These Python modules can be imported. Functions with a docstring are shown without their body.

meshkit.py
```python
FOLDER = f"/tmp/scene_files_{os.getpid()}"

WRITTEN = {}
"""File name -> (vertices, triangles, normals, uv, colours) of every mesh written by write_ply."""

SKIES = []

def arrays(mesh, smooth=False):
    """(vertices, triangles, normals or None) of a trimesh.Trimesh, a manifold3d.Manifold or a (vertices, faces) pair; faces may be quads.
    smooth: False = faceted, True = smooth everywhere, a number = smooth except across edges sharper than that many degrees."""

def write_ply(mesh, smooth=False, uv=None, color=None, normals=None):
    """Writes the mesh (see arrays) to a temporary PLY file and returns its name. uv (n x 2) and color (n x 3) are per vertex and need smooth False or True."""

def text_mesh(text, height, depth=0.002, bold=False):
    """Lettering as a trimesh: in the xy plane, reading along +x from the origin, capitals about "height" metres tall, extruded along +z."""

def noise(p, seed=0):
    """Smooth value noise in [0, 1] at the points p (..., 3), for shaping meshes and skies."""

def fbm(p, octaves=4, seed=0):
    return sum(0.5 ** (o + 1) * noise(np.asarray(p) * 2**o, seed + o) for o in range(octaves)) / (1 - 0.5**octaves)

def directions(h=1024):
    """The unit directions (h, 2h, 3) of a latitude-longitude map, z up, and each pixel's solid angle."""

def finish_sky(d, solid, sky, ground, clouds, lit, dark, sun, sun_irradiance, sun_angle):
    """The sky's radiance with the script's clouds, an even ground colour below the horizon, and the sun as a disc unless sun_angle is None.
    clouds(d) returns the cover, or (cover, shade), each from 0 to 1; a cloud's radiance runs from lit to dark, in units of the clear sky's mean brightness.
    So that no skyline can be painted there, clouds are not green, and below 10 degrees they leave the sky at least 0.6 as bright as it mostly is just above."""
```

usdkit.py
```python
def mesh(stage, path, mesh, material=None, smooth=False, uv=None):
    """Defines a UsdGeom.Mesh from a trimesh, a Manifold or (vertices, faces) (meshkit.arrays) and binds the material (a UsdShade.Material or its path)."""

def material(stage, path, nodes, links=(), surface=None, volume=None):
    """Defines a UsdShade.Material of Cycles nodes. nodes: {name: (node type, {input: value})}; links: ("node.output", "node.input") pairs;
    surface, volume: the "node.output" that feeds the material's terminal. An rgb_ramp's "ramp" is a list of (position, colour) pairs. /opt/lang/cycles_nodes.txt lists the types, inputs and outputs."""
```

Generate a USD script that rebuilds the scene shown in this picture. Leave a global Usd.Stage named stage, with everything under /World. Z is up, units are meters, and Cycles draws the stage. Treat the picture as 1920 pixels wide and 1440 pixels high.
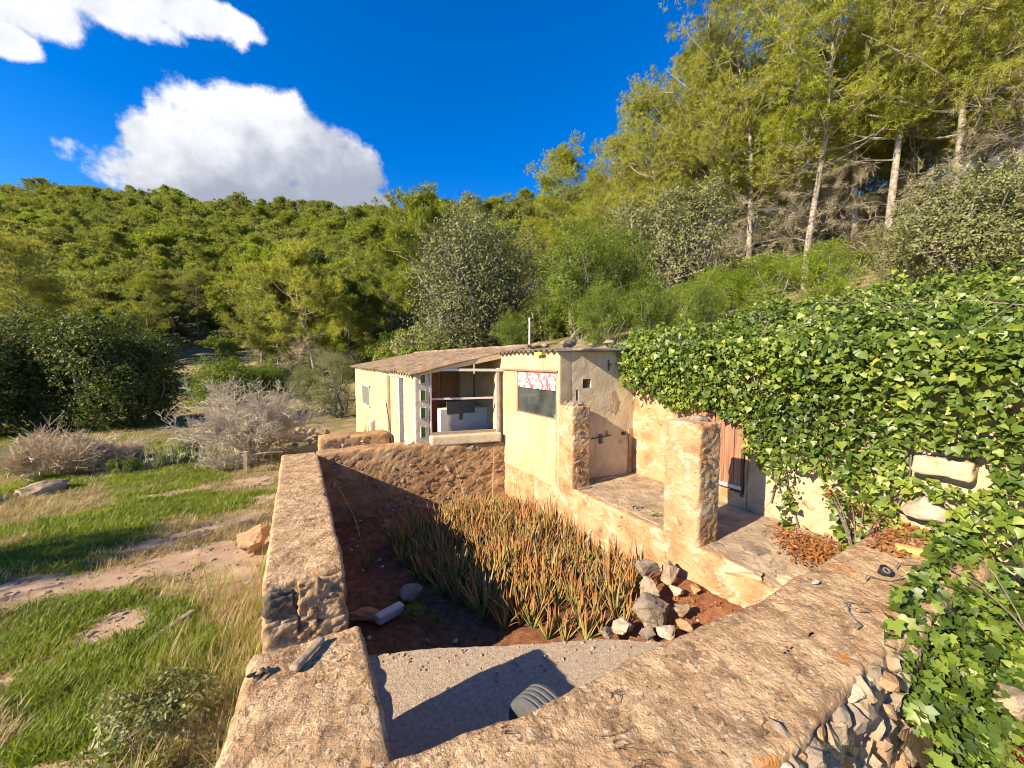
import math, numpy as np, trimesh, usdkit
from meshkit import fbm, noise, text_mesh
from pxr import Usd, UsdGeom, UsdLux, UsdShade, Gf, Sdf, Vt

stage = Usd.Stage.CreateInMemory()
UsdGeom.SetStageUpAxis(stage, 'Z'); UsdGeom.SetStageMetersPerUnit(stage, 1.0)
UsdGeom.Xform.Define(stage, '/World'); UsdGeom.Scope.Define(stage, '/World/Looks')
PI = math.pi

# ------------------------------------------------------------------ camera, sky, sun, exposure
EXPOSURE = 1.38
SKY_STRENGTH = 0.065
SUN_INTENSITY = 1.25
SUN_ELEV = math.radians(29.0)
SUN_AZ = math.radians(6.0)                     # light travels along +X, turned this much towards +Y
YAW, PITCH = math.radians(29.2), math.atan2(45, 723)
cam = UsdGeom.Camera.Define(stage, '/World/camera')
cam.CreateHorizontalApertureAttr(36.0); cam.CreateVerticalApertureAttr(27.0)
cam.CreateFocalLengthAttr(36.0 * 723 / 1920)
cam.CreateClippingRangeAttr(Gf.Vec2f(0.05, 5000))
cam.CreateExposureAttr(EXPOSURE)
fh = np.array([math.sin(YAW), math.cos(YAW), 0]); rt = np.array([math.cos(YAW), -math.sin(YAW), 0]); zz = np.array([0, 0, 1.0])
fw = fh * math.cos(PITCH) - zz * math.sin(PITCH); cup = zz * math.cos(PITCH) + fh * math.sin(PITCH)
cam.AddTransformOp().Set(Gf.Matrix4d(*[float(x) for r in (np.append(rt, 0), np.append(cup, 0), np.append(-fw, 0), [0, 0, 0, 1]) for x in r]))

to_sun = np.array([-math.cos(SUN_AZ) * math.cos(SUN_ELEV), -math.sin(SUN_AZ) * math.cos(SUN_ELEV), math.sin(SUN_ELEV)])
sun = UsdLux.DistantLight.Define(stage, '/World/sun')
sun.CreateIntensityAttr(SUN_INTENSITY); sun.CreateNormalizeAttr(True); sun.CreateAngleAttr(0.5); sun.CreateColorAttr(Gf.Vec3f(1.0, 0.84, 0.61))
zax = to_sun; xax = np.cross([0, 0, 1], zax); xax /= np.linalg.norm(xax); yax = np.cross(zax, xax)
sun.AddTransformOp().Set(Gf.Matrix4d(*[float(x) for r in (np.append(xax, 0), np.append(yax, 0), np.append(zax, 0), [0, 0, 0, 1]) for x in r]))


class Graph:
    """Collects nodes and links of one material."""
    def __init__(self): self.n, self.l, self.k = {}, [], 0
    def add(self, kind, out, **inputs):
        self.k += 1; name = f'{kind}_{self.k}'; vals = {}
        for a, b in inputs.items():
            if isinstance(b, str) and '.' in b: self.l.append((b, f'{name}.{a}'))
            else: vals[a] = b
        self.n[name] = (kind, vals)
        return f'{name}.{out}'
    def math(self, op, a, b=0.0, c=None, clamp=False):
        kw = dict(math_type=op, value1=a, value2=b, use_clamp=clamp)
        if c is not None: kw['value3'] = c
        return self.add('math', 'value', **kw)
    def smooth(self, v, lo, hi, a=0.0, b=1.0):
        return self.add('map_range', 'result', range_type='smoothstep', value=v, from_min=lo, from_max=hi, to_min=a, to_max=b, clamp=True)
    def mix(self, fac, a, b, kind='mix'):
        return self.add('mix', 'color', mix_type=kind, fac=fac, color1=a, color2=b)
    def noise(self, vec, scale, detail=6, rough=0.55, dist=0.0):
        return self.add('noise_texture', 'fac', vector=vec, scale=scale, detail=detail, roughness=rough, distortion=dist)
    def dot(self, v, c): return self.add('vector_math', 'value', math_type='dot_product', vector1=v, vector2=tuple(map(float, c)))
    def make(self, path, surface=None): return usdkit.material(stage, path, self.n, self.l, surface=surface)


def azel(px, py):                              # a direction of the sky
    r = fw + rt * (px - 960) / 723 - cup * (py - 720) / 723
    return r / np.linalg.norm(r)


g = Graph()
sky_col = g.add('sky_texture', 'color', sky_type='single_scattering', sun_disc=False, sun_elevation=SUN_ELEV,
                sun_rotation=math.atan2(to_sun[0], to_sun[1]), altitude=900.0, air_density=1.0, aerosol_density=0.15, ozone_density=3.0)
sky_col = g.add('hsv', 'color', hue=0.512, saturation=1.42, value=1.5, fac=1.0, color=sky_col)
d = g.add('texture_coordinate', 'generated')
CL = [(275, 262, 62, 52), (350, 290, 110, 82), (460, 290, 150, 100), (585, 285, 95, 82), (500, 225, 75, 48), (630, 345, 88, 62), (420, 355, 210, 60), (570, 385, 150, 45), (690, 388, 60, 34), (650, 320, 70, 50),
      (50, 5, 120, 60), (190, -8, 140, 62), (330, 8, 120, 54), (435, 42, 66, 28), (15, 75, 60, 32)]
nz = g.noise(d, 9.0, 12, 0.58, 0.0); n2 = g.noise(d, 3.2, 3, 0.5)
best = None
for k, (px, py, rx, ry) in enumerate(CL):
    c = azel(px, py); er = np.cross(c, zz); er /= np.linalg.norm(er); eu = np.cross(er, c)
    kx, ky = [np.linalg.norm(azel(px + rx, py) - c), np.linalg.norm(azel(px, py + ry) - c)]
    a = g.math('divide', g.dot(d, er), kx); b = g.math('divide', g.dot(d, eu), ky)
    q = g.math('sqrt', g.math('add', g.math('multiply', a, a), g.math('multiply', b, b)))
    front = g.math('less_than', g.dot(d, c), 0.3)
    f = g.math('subtract', g.math('subtract', 1.35, q), g.math('multiply', front, 50.0))
    best = f if best is None else g.math('smoothmax', best, f, 0.25)
cov = g.math('add', best, g.math('multiply', g.math('subtract', nz, 0.5), 2.1))
cover = g.math('multiply', g.smooth(cov, 0.26, 0.60), g.smooth(best, -0.35, 0.1))
hc = azel(455, 300); hl = np.cross(hc, zz); hl /= np.linalg.norm(hl); hu = np.cross(hl, hc)
lit = g.math('add', g.math('multiply', g.math('minimum', g.dot(d, hu), 0.09), 3.2), g.math('multiply', g.dot(d, hl), -2.0))
lit = g.math('minimum', lit, 0.20)
lit = g.math('add', lit, g.math('multiply', g.math('subtract', nz, 0.5), 1.6))
lit = g.math('add', lit, g.math('multiply', g.math('subtract', n2, 0.5), 0.8))
lit = g.math('subtract', lit, g.math('multiply', g.math('subtract', cov, 0.6), 0.10))
cw = g.smooth(lit, -0.38, 0.42)
ccol = g.mix(cw, (2.5, 2.75, 3.4), (6.4, 6.5, 6.7))
sky_fin = g.mix(cover, sky_col, ccol)
g.add('background_shader', 'background', color=sky_fin, strength=SKY_STRENGTH)
skymat = g.make('/World/Looks/sky', surface=f'background_shader_{g.k}.background')
dome = UsdLux.DomeLight.Define(stage, '/World/sky')
UsdShade.MaterialBindingAPI.Apply(dome.GetPrim()).Bind(skymat)
dome.GetPrim().SetCustomDataByKey('kind', 'structure')

# ------------------------------------------------------------------ helpers: naming, tagging, meshes
used, locs = {}, {}


def numbered(parent, name):
    k = used.get((parent, name), 0); used[(parent, name)] = k + 1
    return f'{parent}/{name}' + (f'_{k:03d}' if k else '')


def tag(p, label=None, cat=None, group=None, kind=None):
    for k, v in (('label', label), ('category', cat), ('group', group), ('kind', kind)):
        if v: p.SetCustomDataByKey(k, v)
    return p


def thing(name, loc, label, cat, group=None):
    path = numbered('/World', name)
    x = UsdGeom.Xform.Define(stage, path); x.AddTranslateOp().Set(Gf.Vec3d(*map(float, loc)))
    locs[path] = np.array(loc, float)
    return tag(x.GetPrim(), label, cat, group)


def obj(name, mesh, mat, parent=None, smooth=False, label=None, cat=None, group=None, kind=None, tint=None):
    """One Mesh prim; the vertices come in world coordinates."""
    pp = '/World' if parent is None else str(parent.GetPath())
    if hasattr(mesh, 'vertices'): mesh = (np.asarray(mesh.vertices), np.asarray(mesh.faces))
    v, f = np.asarray(mesh[0], float), np.asarray(mesh[1], int)
    q = parent
    while q is not None and str(q.GetPath()) not in ('/World', '/'):
        v = v - locs.get(str(q.GetPath()), 0); q = q.GetParent()
    path = numbered(pp, name)
    m = usdkit.mesh(stage, path, (v, f), mat, smooth)
    if tint is not None:
        UsdGeom.PrimvarsAPI(m).CreatePrimvar('tint', Sdf.ValueTypeNames.FloatArray, 'vertex').Set(Vt.FloatArray.FromNumpy(np.asarray(tint, np.float32)))
    return tag(m.GetPrim(), label, cat, group, kind)


def copy_of(src, name, loc, rz=0.0, scale=1.0, label=None, cat=None, group=None, tilt=0.0):
    path = numbered('/World', name)
    x = UsdGeom.Xform.Define(stage, path)
    x.AddTranslateOp().Set(Gf.Vec3d(*map(float, loc))); x.AddRotateZOp().Set(float(math.degrees(rz)))
    if tilt: x.AddRotateXOp().Set(float(math.degrees(tilt)))
    s = (scale,) * 3 if np.ndim(scale) == 0 else scale
    x.AddScaleOp().Set(Gf.Vec3f(*map(float, s)))
    p = x.GetPrim(); p.GetReferences().AddInternalReference(src); p.SetInstanceable(True)
    return tag(p, label, cat, group)


class MB:
    """Collects shapes that become one mesh."""
    def __init__(self): self.v, self.f, self.n, self.t = [], [], 0, []
    def add(self, v, f, tint=None):
        v, f = np.asarray(v, float), np.asarray(f, int)
        if len(f) == 0: return self
        if f.shape[1] == 4: f = np.vstack([f[:, [0, 1, 2]], f[:, [0, 2, 3]]])
        self.v.append(v); self.f.append(f + self.n); self.n += len(v)
        self.t.append(np.broadcast_to(0.5 if tint is None else tint, (len(v),)))
        return self
    def box(self, x0, x1, y0, y1, z0, z1):
        v = np.array([[x, y, z] for x in (x0, x1) for y in (y0, y1) for z in (z0, z1)])
        return self.add(v, [[0, 1, 3, 2], [4, 6, 7, 5], [0, 4, 5, 1], [2, 3, 7, 6], [0, 2, 6, 4], [1, 5, 7, 3]])
    def bar(self, a, b, w, h, upv=(0, 0, 1)):
        a, b = np.array(a, float), np.array(b, float); t = (b - a) / np.linalg.norm(b - a)
        s = np.cross(t, upv); s /= np.linalg.norm(s); u = np.cross(s, t)
        v = np.array([p + s * i * w / 2 + u * j * h / 2 for p in (a, b) for i in (-1, 1) for j in (-1, 1)])
        return self.add(v, [[0, 1, 3, 2], [4, 6, 7, 5], [0, 4, 5, 1], [2, 3, 7, 6], [0, 2, 6, 4], [1, 5, 7, 3]])
    def tube(self, pts, rad, sides=6, tint=None): return self.add(*tube(pts, rad, sides), tint)
    def mesh(self): return (np.vstack(self.v), np.vstack(self.f))
    def tint(self): return np.concatenate(self.t)
    def build(self, name, mat, parent=None, **kw): return obj(name, self.mesh(), mat, parent, **kw)


def tube(points, radii, sides=6):
    p = np.asarray(points, float); r = np.broadcast_to(radii, (len(p),))
    t = np.gradient(p, axis=0); t /= np.linalg.norm(t, axis=1, keepdims=True) + 1e-12
    ref = np.array([0, 0, 1.0]) if abs(t[len(t) // 2][2]) < 0.8 else np.array([1.0, 0, 0])
    a = np.cross(t, ref); a /= np.linalg.norm(a, axis=1, keepdims=True) + 1e-12
    b = np.cross(t, a); ang = np.arange(sides) * 2 * PI / sides
    v = p[:, None] + r[:, None, None] * (np.cos(ang)[None, :, None] * a[:, None] + np.sin(ang)[None, :, None] * b[:, None])
    i, j = np.meshgrid(np.arange(len(p) - 1), np.arange(sides), indexing='ij')
    q = np.stack([i * sides + j, i * sides + (j + 1) % sides, (i + 1) * sides + (j + 1) % sides, (i + 1) * sides + j], -1).reshape(-1, 4)
    f = [np.vstack([q[:, [0, 1, 2]], q[:, [0, 2, 3]]])]
    n = len(p) * sides; e = (len(p) - 1) * sides
    f.append(np.array([[0, k + 1, k] for k in range(1, sides - 1)])); f.append(np.array([[e, e + k, e + k + 1] for k in range(1, sides - 1)]))
    return v.reshape(-1, 3), np.vstack(f)[:, ::-1]


def rough_box(x0, x1, y0, y1, z0, z1, res, r=0.03, amp=0.012, freq=3.0, seed=0, chip=0.0, warp=None, pit=0.0):
    """A box of closed fine mesh with worn edges and an uneven surface."""
    lo, hi = np.array([x0, y0, z0], float), np.array([x1, y1, z1], float)
    n = np.maximum(np.ceil((hi - lo) / res).astype(int), 2)
    quads = []
    for ax in range(3):
        o = [k for k in range(3) if k != ax]
        i, j = np.meshgrid(np.arange(n[o[0]]), np.arange(n[o[1]]), indexing='ij'); i, j = i.ravel(), j.ravel()
        for side in (0, 1):
            c = np.zeros((len(i), 4, 3), int)
            for k, (di, dj) in enumerate(((0, 0), (1, 0), (1, 1), (0, 1))):
                c[:, k, o[0]] = i + di; c[:, k, o[1]] = j + dj; c[:, k, ax] = side * n[ax]
            if (side == 1) == (ax == 1): c = c[:, ::-1]
            quads.append(c)
    q = np.vstack(quads); key = (q[..., 0] * 100003 + q[..., 1]) * 100003 + q[..., 2]
    uk, inv = np.unique(key, return_inverse=True); inv = inv.reshape(key.shape)
    idx = np.stack([uk // 100003 // 100003, uk // 100003 % 100003, uk % 100003], 1)
    p = lo + (hi - lo) * idx / n
    c = np.clip(p, lo + r, hi - r); dd = p - c; nn = dd / (np.linalg.norm(dd, axis=1, keepdims=True) + 1e-9)
    p = c + nn * r
    if warp is not None: p = warp(p)
    h = (fbm(p * freq, 4, seed) - 0.5) * 2.2 * amp + (fbm(p * freq * 6, 3, seed + 9) - 0.5) * amp * 1.1 + (noise(p * 31, seed + 13) - 0.5) * amp * 0.45
    if chip: h -= np.clip(noise(p * 5.5, seed + 31) - 0.66, 0, 1) * chip * (np.linalg.norm(np.minimum(np.abs(dd), r), axis=1) > r * 1.02)
    if pit: h -= np.clip(fbm(p * 16, 2, seed + 5) - 0.60, 0, 1) * pit
    return p + nn * h[:, None], np.vstack([inv[:, [0, 1, 2]], inv[:, [0, 2, 3]]])


ICO = {k: trimesh.creation.icosphere(k) for k in (1, 2, 3)}


def rock(rng, size, sub=1, cuts=7, rough=0.10):
    """An angular stone: the hull of scattered points; larger ones are refined and roughened."""
    v = rng.normal(size=(13 if sub == 1 else 17, 3)); v /= (np.abs(v) ** 3.2).sum(1, keepdims=True) ** (1 / 3.2); v *= rng.uniform(0.74, 1.0, (len(v), 1))
    m = trimesh.convex.convex_hull(v); v, f = np.array(m.vertices), np.array(m.faces)
    if sub >= 2:
        v, f = trimesh.remesh.subdivide_to_size(v, f, 0.42 if sub == 2 else 0.24, max_iter=8)
        q = trimesh.Trimesh(v, f); v, f = np.array(q.vertices), np.array(q.faces); n = np.array(q.vertex_normals); o = rng.uniform(0, 90, 3)
        v = v + n * ((fbm(v * 2.2 + o, 3) - 0.5)[:, None] * rough * 2.8 + (fbm(v * 5 + o, 3) - 0.5)[:, None] * rough * 1.6)
    v = v / np.abs(v).max(0)
    return v * np.array(size) / 2, f


def rotz(v, a):
    c, s = math.cos(a), math.sin(a)
    return np.asarray(v) @ np.array([[c, s, 0], [-s, c, 0], [0, 0, 1]])


def euler(v, a, b, c):
    return np.asarray(v) @ trimesh.transformations.euler_matrix(a, b, c)[:3, :3].T


def sstep(a, b, x):
    t = np.clip((np.asarray(x, float) - a) / (b - a), 0, 1)
    return t * t * (3 - 2 * t)


def P(px, w):                                   # plan position at a bearing (tangent (px-960)/723 from the view axis) and a distance along it
    u = (px - 960) / 723 * w
    return rt[0] * u + fh[0] * w, rt[1] * u + fh[1] * w


# ------------------------------------------------------------------ materials
MATS = {}


def mottled(name, ramp, scale=4.0, layers=(), bumps=((40.0, 0.35, 0.01),), rough=0.9, cracks=0.0, detail=8, spec=0.25, streak=0.0):
    """layers: (colour, noise scale, lo, hi, strength); bumps: (scale, strength, distance)."""
    g = Graph(); pos = g.add('geometry', 'position')
    f = g.noise(pos, scale, detail, 0.62, 0.25)
    col = g.add('rgb_ramp', 'color', fac=f, ramp=ramp)
    for k, (c, s, lo, hi, st) in enumerate(layers):
        pv = g.add('mapping', 'vector', vector=pos, location=(7.3 * k + 3.1, -4.7 * k, 2.9 * k))
        m = g.math('multiply', g.smooth(g.noise(pv, s, 7, 0.66, 0.4), lo, hi), st)
        col = g.mix(m, col, c)
    h = None
    for k, (s, st, dist) in enumerate(bumps):
        t = g.math('multiply', g.noise(pos, s, 6, 0.65), st)
        h = t if h is None else g.math('add', h, t)
    if cracks:
        nn = g.noise(pos, 3.3, 5, 0.6, 1.2)
        ck = g.smooth(g.math('absolute', g.math('subtract', nn, 0.5)), 0.0, 0.012, 1.0, 0.0)
        ck = g.math('multiply', ck, g.smooth(g.noise(pos, 4.1, 2), 0.52, 0.62))
        h = g.math('subtract', h, g.math('multiply', ck, cracks))
        col = g.mix(g.math('multiply', ck, 0.6), col, (0.09, 0.06, 0.04))
    if streak:
        sv3 = g.add('mapping', 'vector', vector=pos, scale=(5.0, 5.0, 0.55))
        m = g.math('multiply', g.smooth(g.noise(sv3, 2.2, 6, 0.6), 0.54, 0.72), streak)
        col = g.mix(m, col, (0.27, 0.20, 0.13))
        pl = g.smooth(g.noise(pos, 3.1, 6, 0.6, 0.6), 0.635, 0.645)
        col = g.mix(g.math('multiply', pl, 0.8), col, (0.46, 0.36, 0.25)); h = g.math('subtract', h, g.math('multiply', pl, 0.5))
    nb = g.add('bump', 'normal', height=h, strength=1.0, distance=bumps[0][2])
    g.add('principled_bsdf', 'BSDF', base_color=col, roughness=rough, specular_ior_level=spec, normal=nb)
    MATS[name] = g.make(f'/World/Looks/{name}', f'principled_bsdf_{g.k}.BSDF')
    return MATS[name]


def foliage(name, ramp, scale=1.2, trans=0.3, rough=0.5, tint=None, spec=0.3, vary=0.0, tcol=None):
    g = Graph(); pos = g.add('geometry', 'position')
    col = g.add('rgb_ramp', 'color', fac=(g.add('attribute', 'fac', attribute='tint') if tint else g.noise(pos, scale, 5, 0.7)), ramp=ramp)
    if vary:
        r = g.add('object_info', 'random')
        col = g.add('hsv', 'color', hue=g.math('multiply_add', r, 0.035 * vary, 0.5 - 0.0175 * vary), saturation=g.math('multiply_add', r, 0.3 * vary, 1 - 0.15 * vary),
                    value=g.math('multiply_add', g.math('fraction', g.math('multiply', r, 7.31)), 0.7 * vary, 1 - 0.35 * vary), fac=1.0, color=col)
    a = g.add('principled_bsdf', 'BSDF', base_color=col, roughness=rough, specular_ior_level=spec)
    if trans:
        t = g.add('translucent_bsdf', 'BSDF', color=g.mix(1.0, col, tcol or (1.25, 1.2, 0.6), 'multiply'))
        a = g.add('mix_closure', 'closure', fac=trans, closure1=a, closure2=t)
    MATS[name] = g.make(f'/World/Looks/{name}', a)
    return MATS[name]


def plain(name, col, rough=0.7, var=0.15, scale=20.0, metallic=0.0, spec=0.3):
    c = np.array(col)
    return mottled(name, [(0.3, tuple(c * (1 - var))), (0.7, tuple(np.minimum(c * (1 + var), 1)))], scale, bumps=((scale * 4, 0.2, 0.004),), rough=rough, spec=spec)


mottled('coping_stone', [(0.30, (0.184, 0.109, 0.056)), (0.44, (0.352, 0.220, 0.114)), (0.56, (0.469, 0.313, 0.171)), (0.74, (0.570, 0.410, 0.243))], 6.0,
        layers=[((0.168, 0.116, 0.075), 4.5, 0.53, 0.66, 0.5), ((0.487, 0.186, 0.023), 3.2, 0.60, 0.68, 0.75), ((0.620, 0.503, 0.341), 30.0, 0.56, 0.63, 0.75), ((0.109, 0.070, 0.042), 38.0, 0.57, 0.64, 0.8)],
        bumps=((14.0, 1.0, 0.03), (45.0, 0.45, 0.01)), cracks=0.5, detail=10)
mottled('orange_render', [(0.30, (0.295, 0.156, 0.070)), (0.45, (0.426, 0.254, 0.123)), (0.58, (0.492, 0.328, 0.180)), (0.74, (0.508, 0.385, 0.254))], 3.6,
        layers=[((0.541, 0.435, 0.312), 5.0, 0.54, 0.62, 0.7), ((0.246, 0.123, 0.057), 12.0, 0.60, 0.72, 0.6)], bumps=((18.0, 1.3, 0.025), (80.0, 0.6, 0.01)), cracks=0.3)
mottled('brown_render', [(0.30, (0.199, 0.109, 0.052)), (0.5, (0.342, 0.199, 0.095)), (0.72, (0.456, 0.304, 0.171))], 3.4,
        layers=[((0.114, 0.085, 0.062), 4.0, 0.56, 0.68, 0.7), ((0.522, 0.418, 0.294), 14.0, 0.60, 0.68, 0.7)], bumps=((24.0, 1.0, 0.02), (80.0, 0.4, 0.01)), cracks=0.15)
mottled('cream_plaster', [(0.30, (0.38, 0.275, 0.14)), (0.5, (0.49, 0.375, 0.21)), (0.72, (0.54, 0.435, 0.265))], 1.6,
        layers=[((0.36, 0.28, 0.185), 3.4, 0.53, 0.68, 0.6), ((0.462, 0.277, 0.126), 2.4, 0.64, 0.74, 0.5), ((0.302, 0.244, 0.168), 18.0, 0.66, 0.74, 0.6)], bumps=((16.0, 0.5, 0.012), (70.0, 0.2, 0.01)), rough=0.92, streak=0.85)
mottled('weathered_plaster', [(0.28, (0.33, 0.265, 0.175)), (0.5, (0.50, 0.405, 0.265)), (0.74, (0.62, 0.50, 0.325))], 2.2,
        layers=[((0.570, 0.396, 0.202), 1.8, 0.56, 0.68, 0.6), ((0.184, 0.152, 0.110), 9.0, 0.60, 0.70, 0.6)], streak=0.5, bumps=((14.0, 0.7, 0.016), (60.0, 0.35, 0.01)))
mottled('tan_plaster', [(0.30, (0.344, 0.238, 0.139)), (0.5, (0.451, 0.336, 0.213)), (0.72, (0.525, 0.418, 0.287))], 3.0, layers=[((0.279, 0.180, 0.098), 7.0, 0.56, 0.68, 0.6)], bumps=((18.0, 0.9, 0.02), (70.0, 0.4, 0.01)))
mottled('grey_block', [(0.3, (0.42, 0.36, 0.28)), (0.7, (0.60, 0.53, 0.42))], 7.0, layers=[((0.28, 0.24, 0.2), 16.0, 0.6, 0.7, 0.6)], bumps=((60.0, 0.6, 0.01),))
mottled('slab_concrete', [(0.30, (0.250, 0.188, 0.132)), (0.5, (0.349, 0.272, 0.196)), (0.7, (0.449, 0.368, 0.271))], 34.0,
        layers=[((0.166, 0.124, 0.090), 70.0, 0.58, 0.66, 0.75), ((0.549, 0.472, 0.368), 85.0, 0.62, 0.68, 0.8), ((0.349, 0.192, 0.090), 2.0, 0.62, 0.74, 0.5)], bumps=((80.0, 1.0, 0.01), (30.0, 0.5, 0.01)))
for k, c in enumerate([(0.34, 0.26, 0.175), (0.25, 0.20, 0.15), (0.38, 0.225, 0.115), (0.42, 0.345, 0.26)]):
    c = np.array(c)
    mottled(f'field_stone_{"abcd"[k]}', [(0.3, tuple(c * 0.55)), (0.5, tuple(c * 0.9)), (0.75, tuple(np.minimum(c * 1.2, 0.8)))], 9.0,
            layers=[((0.16, 0.13, 0.11), 14.0, 0.6, 0.72, 0.6), ((0.55, 0.25, 0.06), 7.0, 0.66, 0.74, 0.5)], bumps=((30.0, 0.9, 0.015), (110.0, 0.3, 0.01)))
STONES = [MATS[f'field_stone_{c}'] for c in 'abcd']
mottled('bedded_stone_a', [(0.3, (0.221, 0.136, 0.072)), (0.55, (0.340, 0.230, 0.140)), (0.75, (0.442, 0.332, 0.230))], 11.0, bumps=((26.0, 1.0, 0.015),))
mottled('bedded_stone_b', [(0.3, (0.180, 0.113, 0.063)), (0.55, (0.288, 0.189, 0.113)), (0.75, (0.396, 0.297, 0.207))], 11.0, bumps=((26.0, 1.0, 0.015),))
mottled('render_stone', [(0.3, (0.368, 0.248, 0.144)), (0.55, (0.464, 0.344, 0.224)), (0.75, (0.528, 0.432, 0.320))], 9.0, bumps=((26.0, 1.0, 0.015),))
BEDDED = [MATS['bedded_stone_a'], MATS['bedded_stone_b'], MATS['bedded_stone_b'], MATS['field_stone_b']]
RENDERED = [MATS['render_stone'], MATS['bedded_stone_a'], MATS['render_stone'], MATS['render_stone']]
mottled('dark_rock', [(0.3, (0.055, 0.043, 0.034)), (0.55, (0.12, 0.092, 0.068)), (0.75, (0.26, 0.20, 0.15))], 14.0, bumps=((40.0, 1.0, 0.015),))
mottled('white_stone', [(0.3, (0.375, 0.338, 0.285)), (0.6, (0.540, 0.510, 0.450))], 8.0, bumps=((30.0, 0.8, 0.012),))
mottled('red_soil', [(0.3, (0.104, 0.037, 0.017)), (0.5, (0.193, 0.078, 0.034)), (0.72, (0.282, 0.139, 0.073))], 14.0, layers=[((0.408, 0.328, 0.257), 60.0, 0.66, 0.70, 0.8)], bumps=((60.0, 1.0, 0.02),))
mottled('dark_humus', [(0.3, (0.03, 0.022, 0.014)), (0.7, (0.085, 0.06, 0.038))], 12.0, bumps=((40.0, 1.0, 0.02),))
mottled('meadow_soil', [(0.3, (0.10, 0.085, 0.035)), (0.48, (0.20, 0.165, 0.07)), (0.62, (0.32, 0.245, 0.125)), (0.75, (0.40, 0.29, 0.175))], 1.3,
        layers=[((0.40, 0.18, 0.075), 0.55, 0.60, 0.70, 0.7), ((0.11, 0.12, 0.035), 1.1, 0.50, 0.62, 0.75), ((0.52, 0.42, 0.31), 50.0, 0.66, 0.72, 0.7)], bumps=((30.0, 1.0, 0.03),))
mottled('path_dirt', [(0.3, (0.239, 0.152, 0.087)), (0.5, (0.368, 0.253, 0.156)), (0.72, (0.460, 0.340, 0.230))], 3.2, layers=[((0.313, 0.276, 0.239), 40.0, 0.56, 0.66, 0.6), ((0.570, 0.488, 0.396), 60.0, 0.64, 0.70, 0.7)], bumps=((50.0, 1.0, 0.015),))
mottled('terrace_stone', [(0.3, (0.206, 0.150, 0.103)), (0.5, (0.344, 0.258, 0.172)), (0.72, (0.482, 0.378, 0.267))], 5.0, layers=[((0.189, 0.138, 0.086), 12.0, 0.56, 0.66, 0.6), ((0.430, 0.241, 0.112), 3.0, 0.6, 0.7, 0.5)], bumps=((24.0, 1.0, 0.02), (90.0, 0.4, 0.01)), cracks=0.2)
mottled('roof_sheet', [(0.3, (0.12, 0.08, 0.05)), (0.5, (0.24, 0.165, 0.10)), (0.7, (0.35, 0.26, 0.165))], 5.0, layers=[((0.07, 0.055, 0.045), 4.0, 0.52, 0.62, 0.75), ((0.40, 0.22, 0.06), 9.0, 0.6, 0.68, 0.6)], bumps=((60.0, 0.7, 0.01),))
mottled('dark_roof', [(0.3, (0.10, 0.085, 0.07)), (0.7, (0.25, 0.21, 0.16))], 8.0, bumps=((60.0, 0.7, 0.01),))
plain('old_timber', (0.40, 0.29, 0.19), 0.8, 0.3, 30.0)
plain('grey_wood', (0.27, 0.205, 0.15), 0.85, 0.3, 40.0)
plain('pale_timber', (0.60, 0.44, 0.25), 0.8, 0.2, 20.0)
plain('white_frame', (0.55, 0.50, 0.43), 0.6, 0.25, 30.0)
plain('red_frame', (0.38, 0.15, 0.10), 0.6, 0.3, 30.0)
plain('dark_inside', (0.05, 0.04, 0.032), 0.9, 0.3, 10.0)
plain('brown_panel', (0.20, 0.11, 0.06), 0.7, 0.3, 12.0)
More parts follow.
